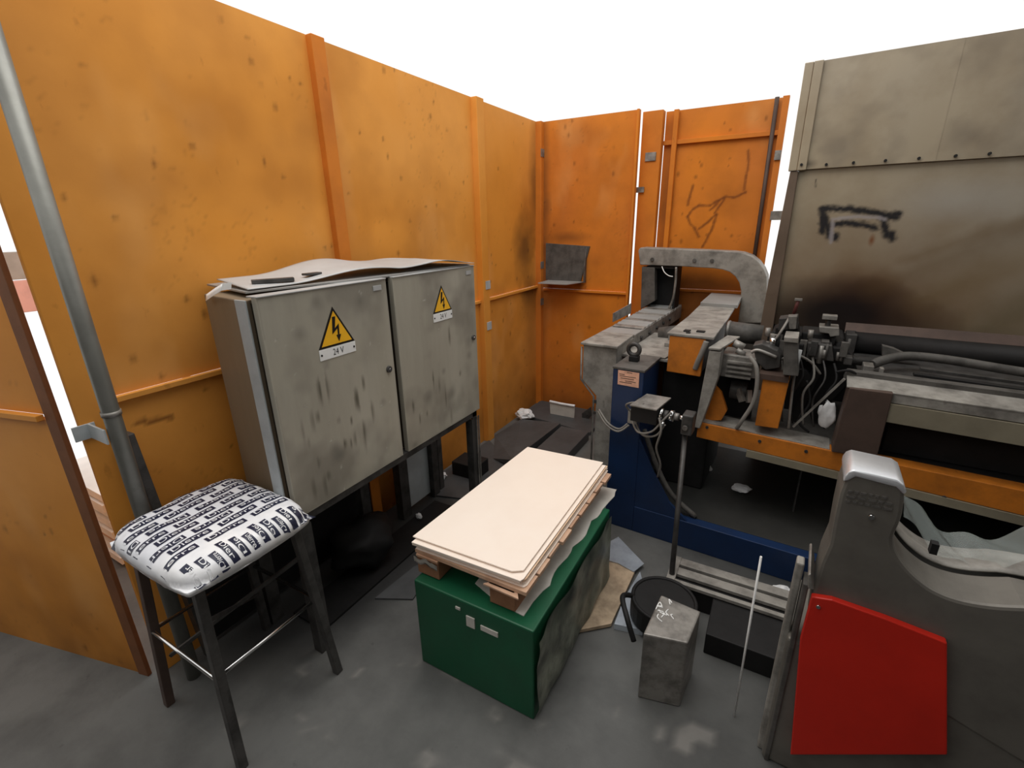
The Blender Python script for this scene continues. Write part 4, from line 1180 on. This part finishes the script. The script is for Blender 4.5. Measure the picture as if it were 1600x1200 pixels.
for pts_ in ([(-.67, 2.2, .72), (-.70, 2.17, .77), (-.66, 2.15, .80), (-.60, 2.13, .81)], [(-.68, 2.2, .70), (-.62, 2.13, .66), (-.55, 2.12, .68), (-.50, 2.13, .75), (-.47, 2.14, .79)],
             [(-.66, 2.2, .69), (-.60, 2.14, .645), (-.53, 2.13, .66), (-.49, 2.12, .73)], [(-.52, 2.12, .76), (-.50, 2.10, .70), (-.52, 2.12, .60), (-.50, 2.15, .5), (-.52, 2.2, .4)],
             [(-.70, 2.21, .655), (-.74, 2.2, .62), (-.80, 2.2, .64), (-.87, 2.24, .69)], [(-.69, 2.21, .65), (-.74, 2.19, .61), (-.81, 2.2, .63), (-.875, 2.24, .68)]):
    part('wire', G().tube(pts_, .0055, 6), CABLE, ac)

# ================================================================ FOREGROUND CASTING
def chaikin(p, k):
    for _ in range(k):
        q = [p[0]]
        for a, b2 in zip(p, p[1:]):
            q += [(a[0] * .75 + b2[0] * .25, a[1] * .75 + b2[1] * .25), (a[0] * .25 + b2[0] * .75, a[1] * .25 + b2[1] * .75)]
        p = q + [p[-1]]
    return p

ca_ = thing('grinder_casting', 'grey cast machine housing with bright rounded top and concave guard, at lower right', 'machine housing', (.25, 1.35, .25), yaw=YAW)
prof = [(0.145,1.044),(0.148,1.055),(0.160,1.062),(0.240,1.059),(0.256,1.051),(0.262,1.035),(0.270,0.968),(0.264,0.915),(0.267,0.894),(0.280,0.865),(0.303,0.837),(0.333,0.812),(0.367,0.794),(0.412,0.789),(0.465,0.800),(0.514,0.821)]
prof = chaikin(prof[:1] + prof[1:], 2)
prof = prof + [(.9, prof[-1][1] + .03), (.9, .30)] + [(0.139,0.552),(0.133,0.684),(0.136,0.781),(0.144,0.845),(0.141,0.922),(0.140,0.997)]
part('housing', G().prism(prof, 'y', 1.30, 1.42), CAST, ca_, .010)
tc_ = [(0.141,1.030),(0.141,1.046),(0.146,1.060),(0.156,1.068),(0.241,1.065),(0.255,1.057),(0.264,1.039),(0.260,1.031),(0.242,1.046),(0.163,1.051),(0.152,1.037)]
part('top_cap', smooth_all(G().prism(tc_, 'y', 1.295, 1.425)), ALU, ca_, .004, 'bright worn aluminium top')
g = G()
rs3 = random.Random(4)
for r_ in range(3):
    u = .155
    while u < .235:
        w_ = rs3.uniform(.006, .018)
        g.box(u, u + w_, 1.296, 1.30, 1.005 - r_ * .014 + (u - .155) * .06, 1.011 - r_ * .014 + (u - .155) * .06)
        u += w_ + .005
part('embossed_plate_text', g, GREY_D, ca_)
part('screw', G().cyl((.212, 1.290, .955), (.212, 1.30, .955), .006, 12), CHROME, ca_)
part('screw', G().cyl((.150, 1.275, .660), (.150, 1.28, .660), .005, 12), CHROME, ca_)
part('red_panel', G().prism([(0.131,0.682),(0.176,0.693),(0.291,0.689),(0.410,0.678),(0.481,0.347),(0.170,0.096),(0.128,0.530)], 'y', 1.28, 1.30), RED, ca_, .003)
part('lower_body', G().box(.10, .9, 1.305, 1.60, 0, .50), CAST, ca_, .01)
part('side_edge', G().prism([(0.111,0.754),(0.117,0.759),(0.132,0.713),(0.118,0.711)], 'y', 1.27, 1.42), STEEL, ca_, .003)
part('side_bar', G().box(.085, .105, 1.33, 1.37, 0, .74), GREY, ca_, .005)
part('side_bar', G().box(.108, .122, 1.30, 1.36, 0, .70), GREY_D, ca_, .003)
# inner curved guard plate
gpts = [(0.268,0.894),(0.283,0.866),(0.305,0.838),(0.335,0.813),(0.369,0.795),(0.412,0.789),(0.465,0.800),(0.514,0.821)]
gpts = chaikin(gpts + [(.9, gpts[-1][1] + .03)], 2)
g = G()
def guard(a, bb):
    k = a * (len(gpts) - 1); i = min(int(k), len(gpts) - 2); t = k - i
    u = gpts[i][0] * (1 - t) + gpts[i + 1][0] * t; z = gpts[i][1] * (1 - t) + gpts[i + 1][1] * t
    return (u, 1.425 + bb * .10, z + .008 + .004 * math.sin(bb * 6))
part('curved_guard', smooth_all(g.surf(guard, 40, 6, .004)), GREY, ca_)
part('guard_clip', G().box(.36, .375, 1.40, 1.42, .835, .865), BLACKM, ca_)
def film2(a, bb):
    u = .30 + .32 * a; v = 1.44 + .10 * bb
    return (u, v, .90 - .16 * math.sin(math.pi * min(1, a * 1.1)) * .6 + .012 * math.sin(a * 19 + bb * 5) + .03 * bb)
part('clear_film', smooth_all(G().surf(film2, 30, 8)), PLASTIC, ca_, label='crumpled clear plastic film')
single('thin_rod', G().cyl((.075, 1.40, 0), (.068, 1.42, .66), .0035, 8), WHITE, 'thin white upright rod left of the casting', 'rod', (.075, 1.40, 0))
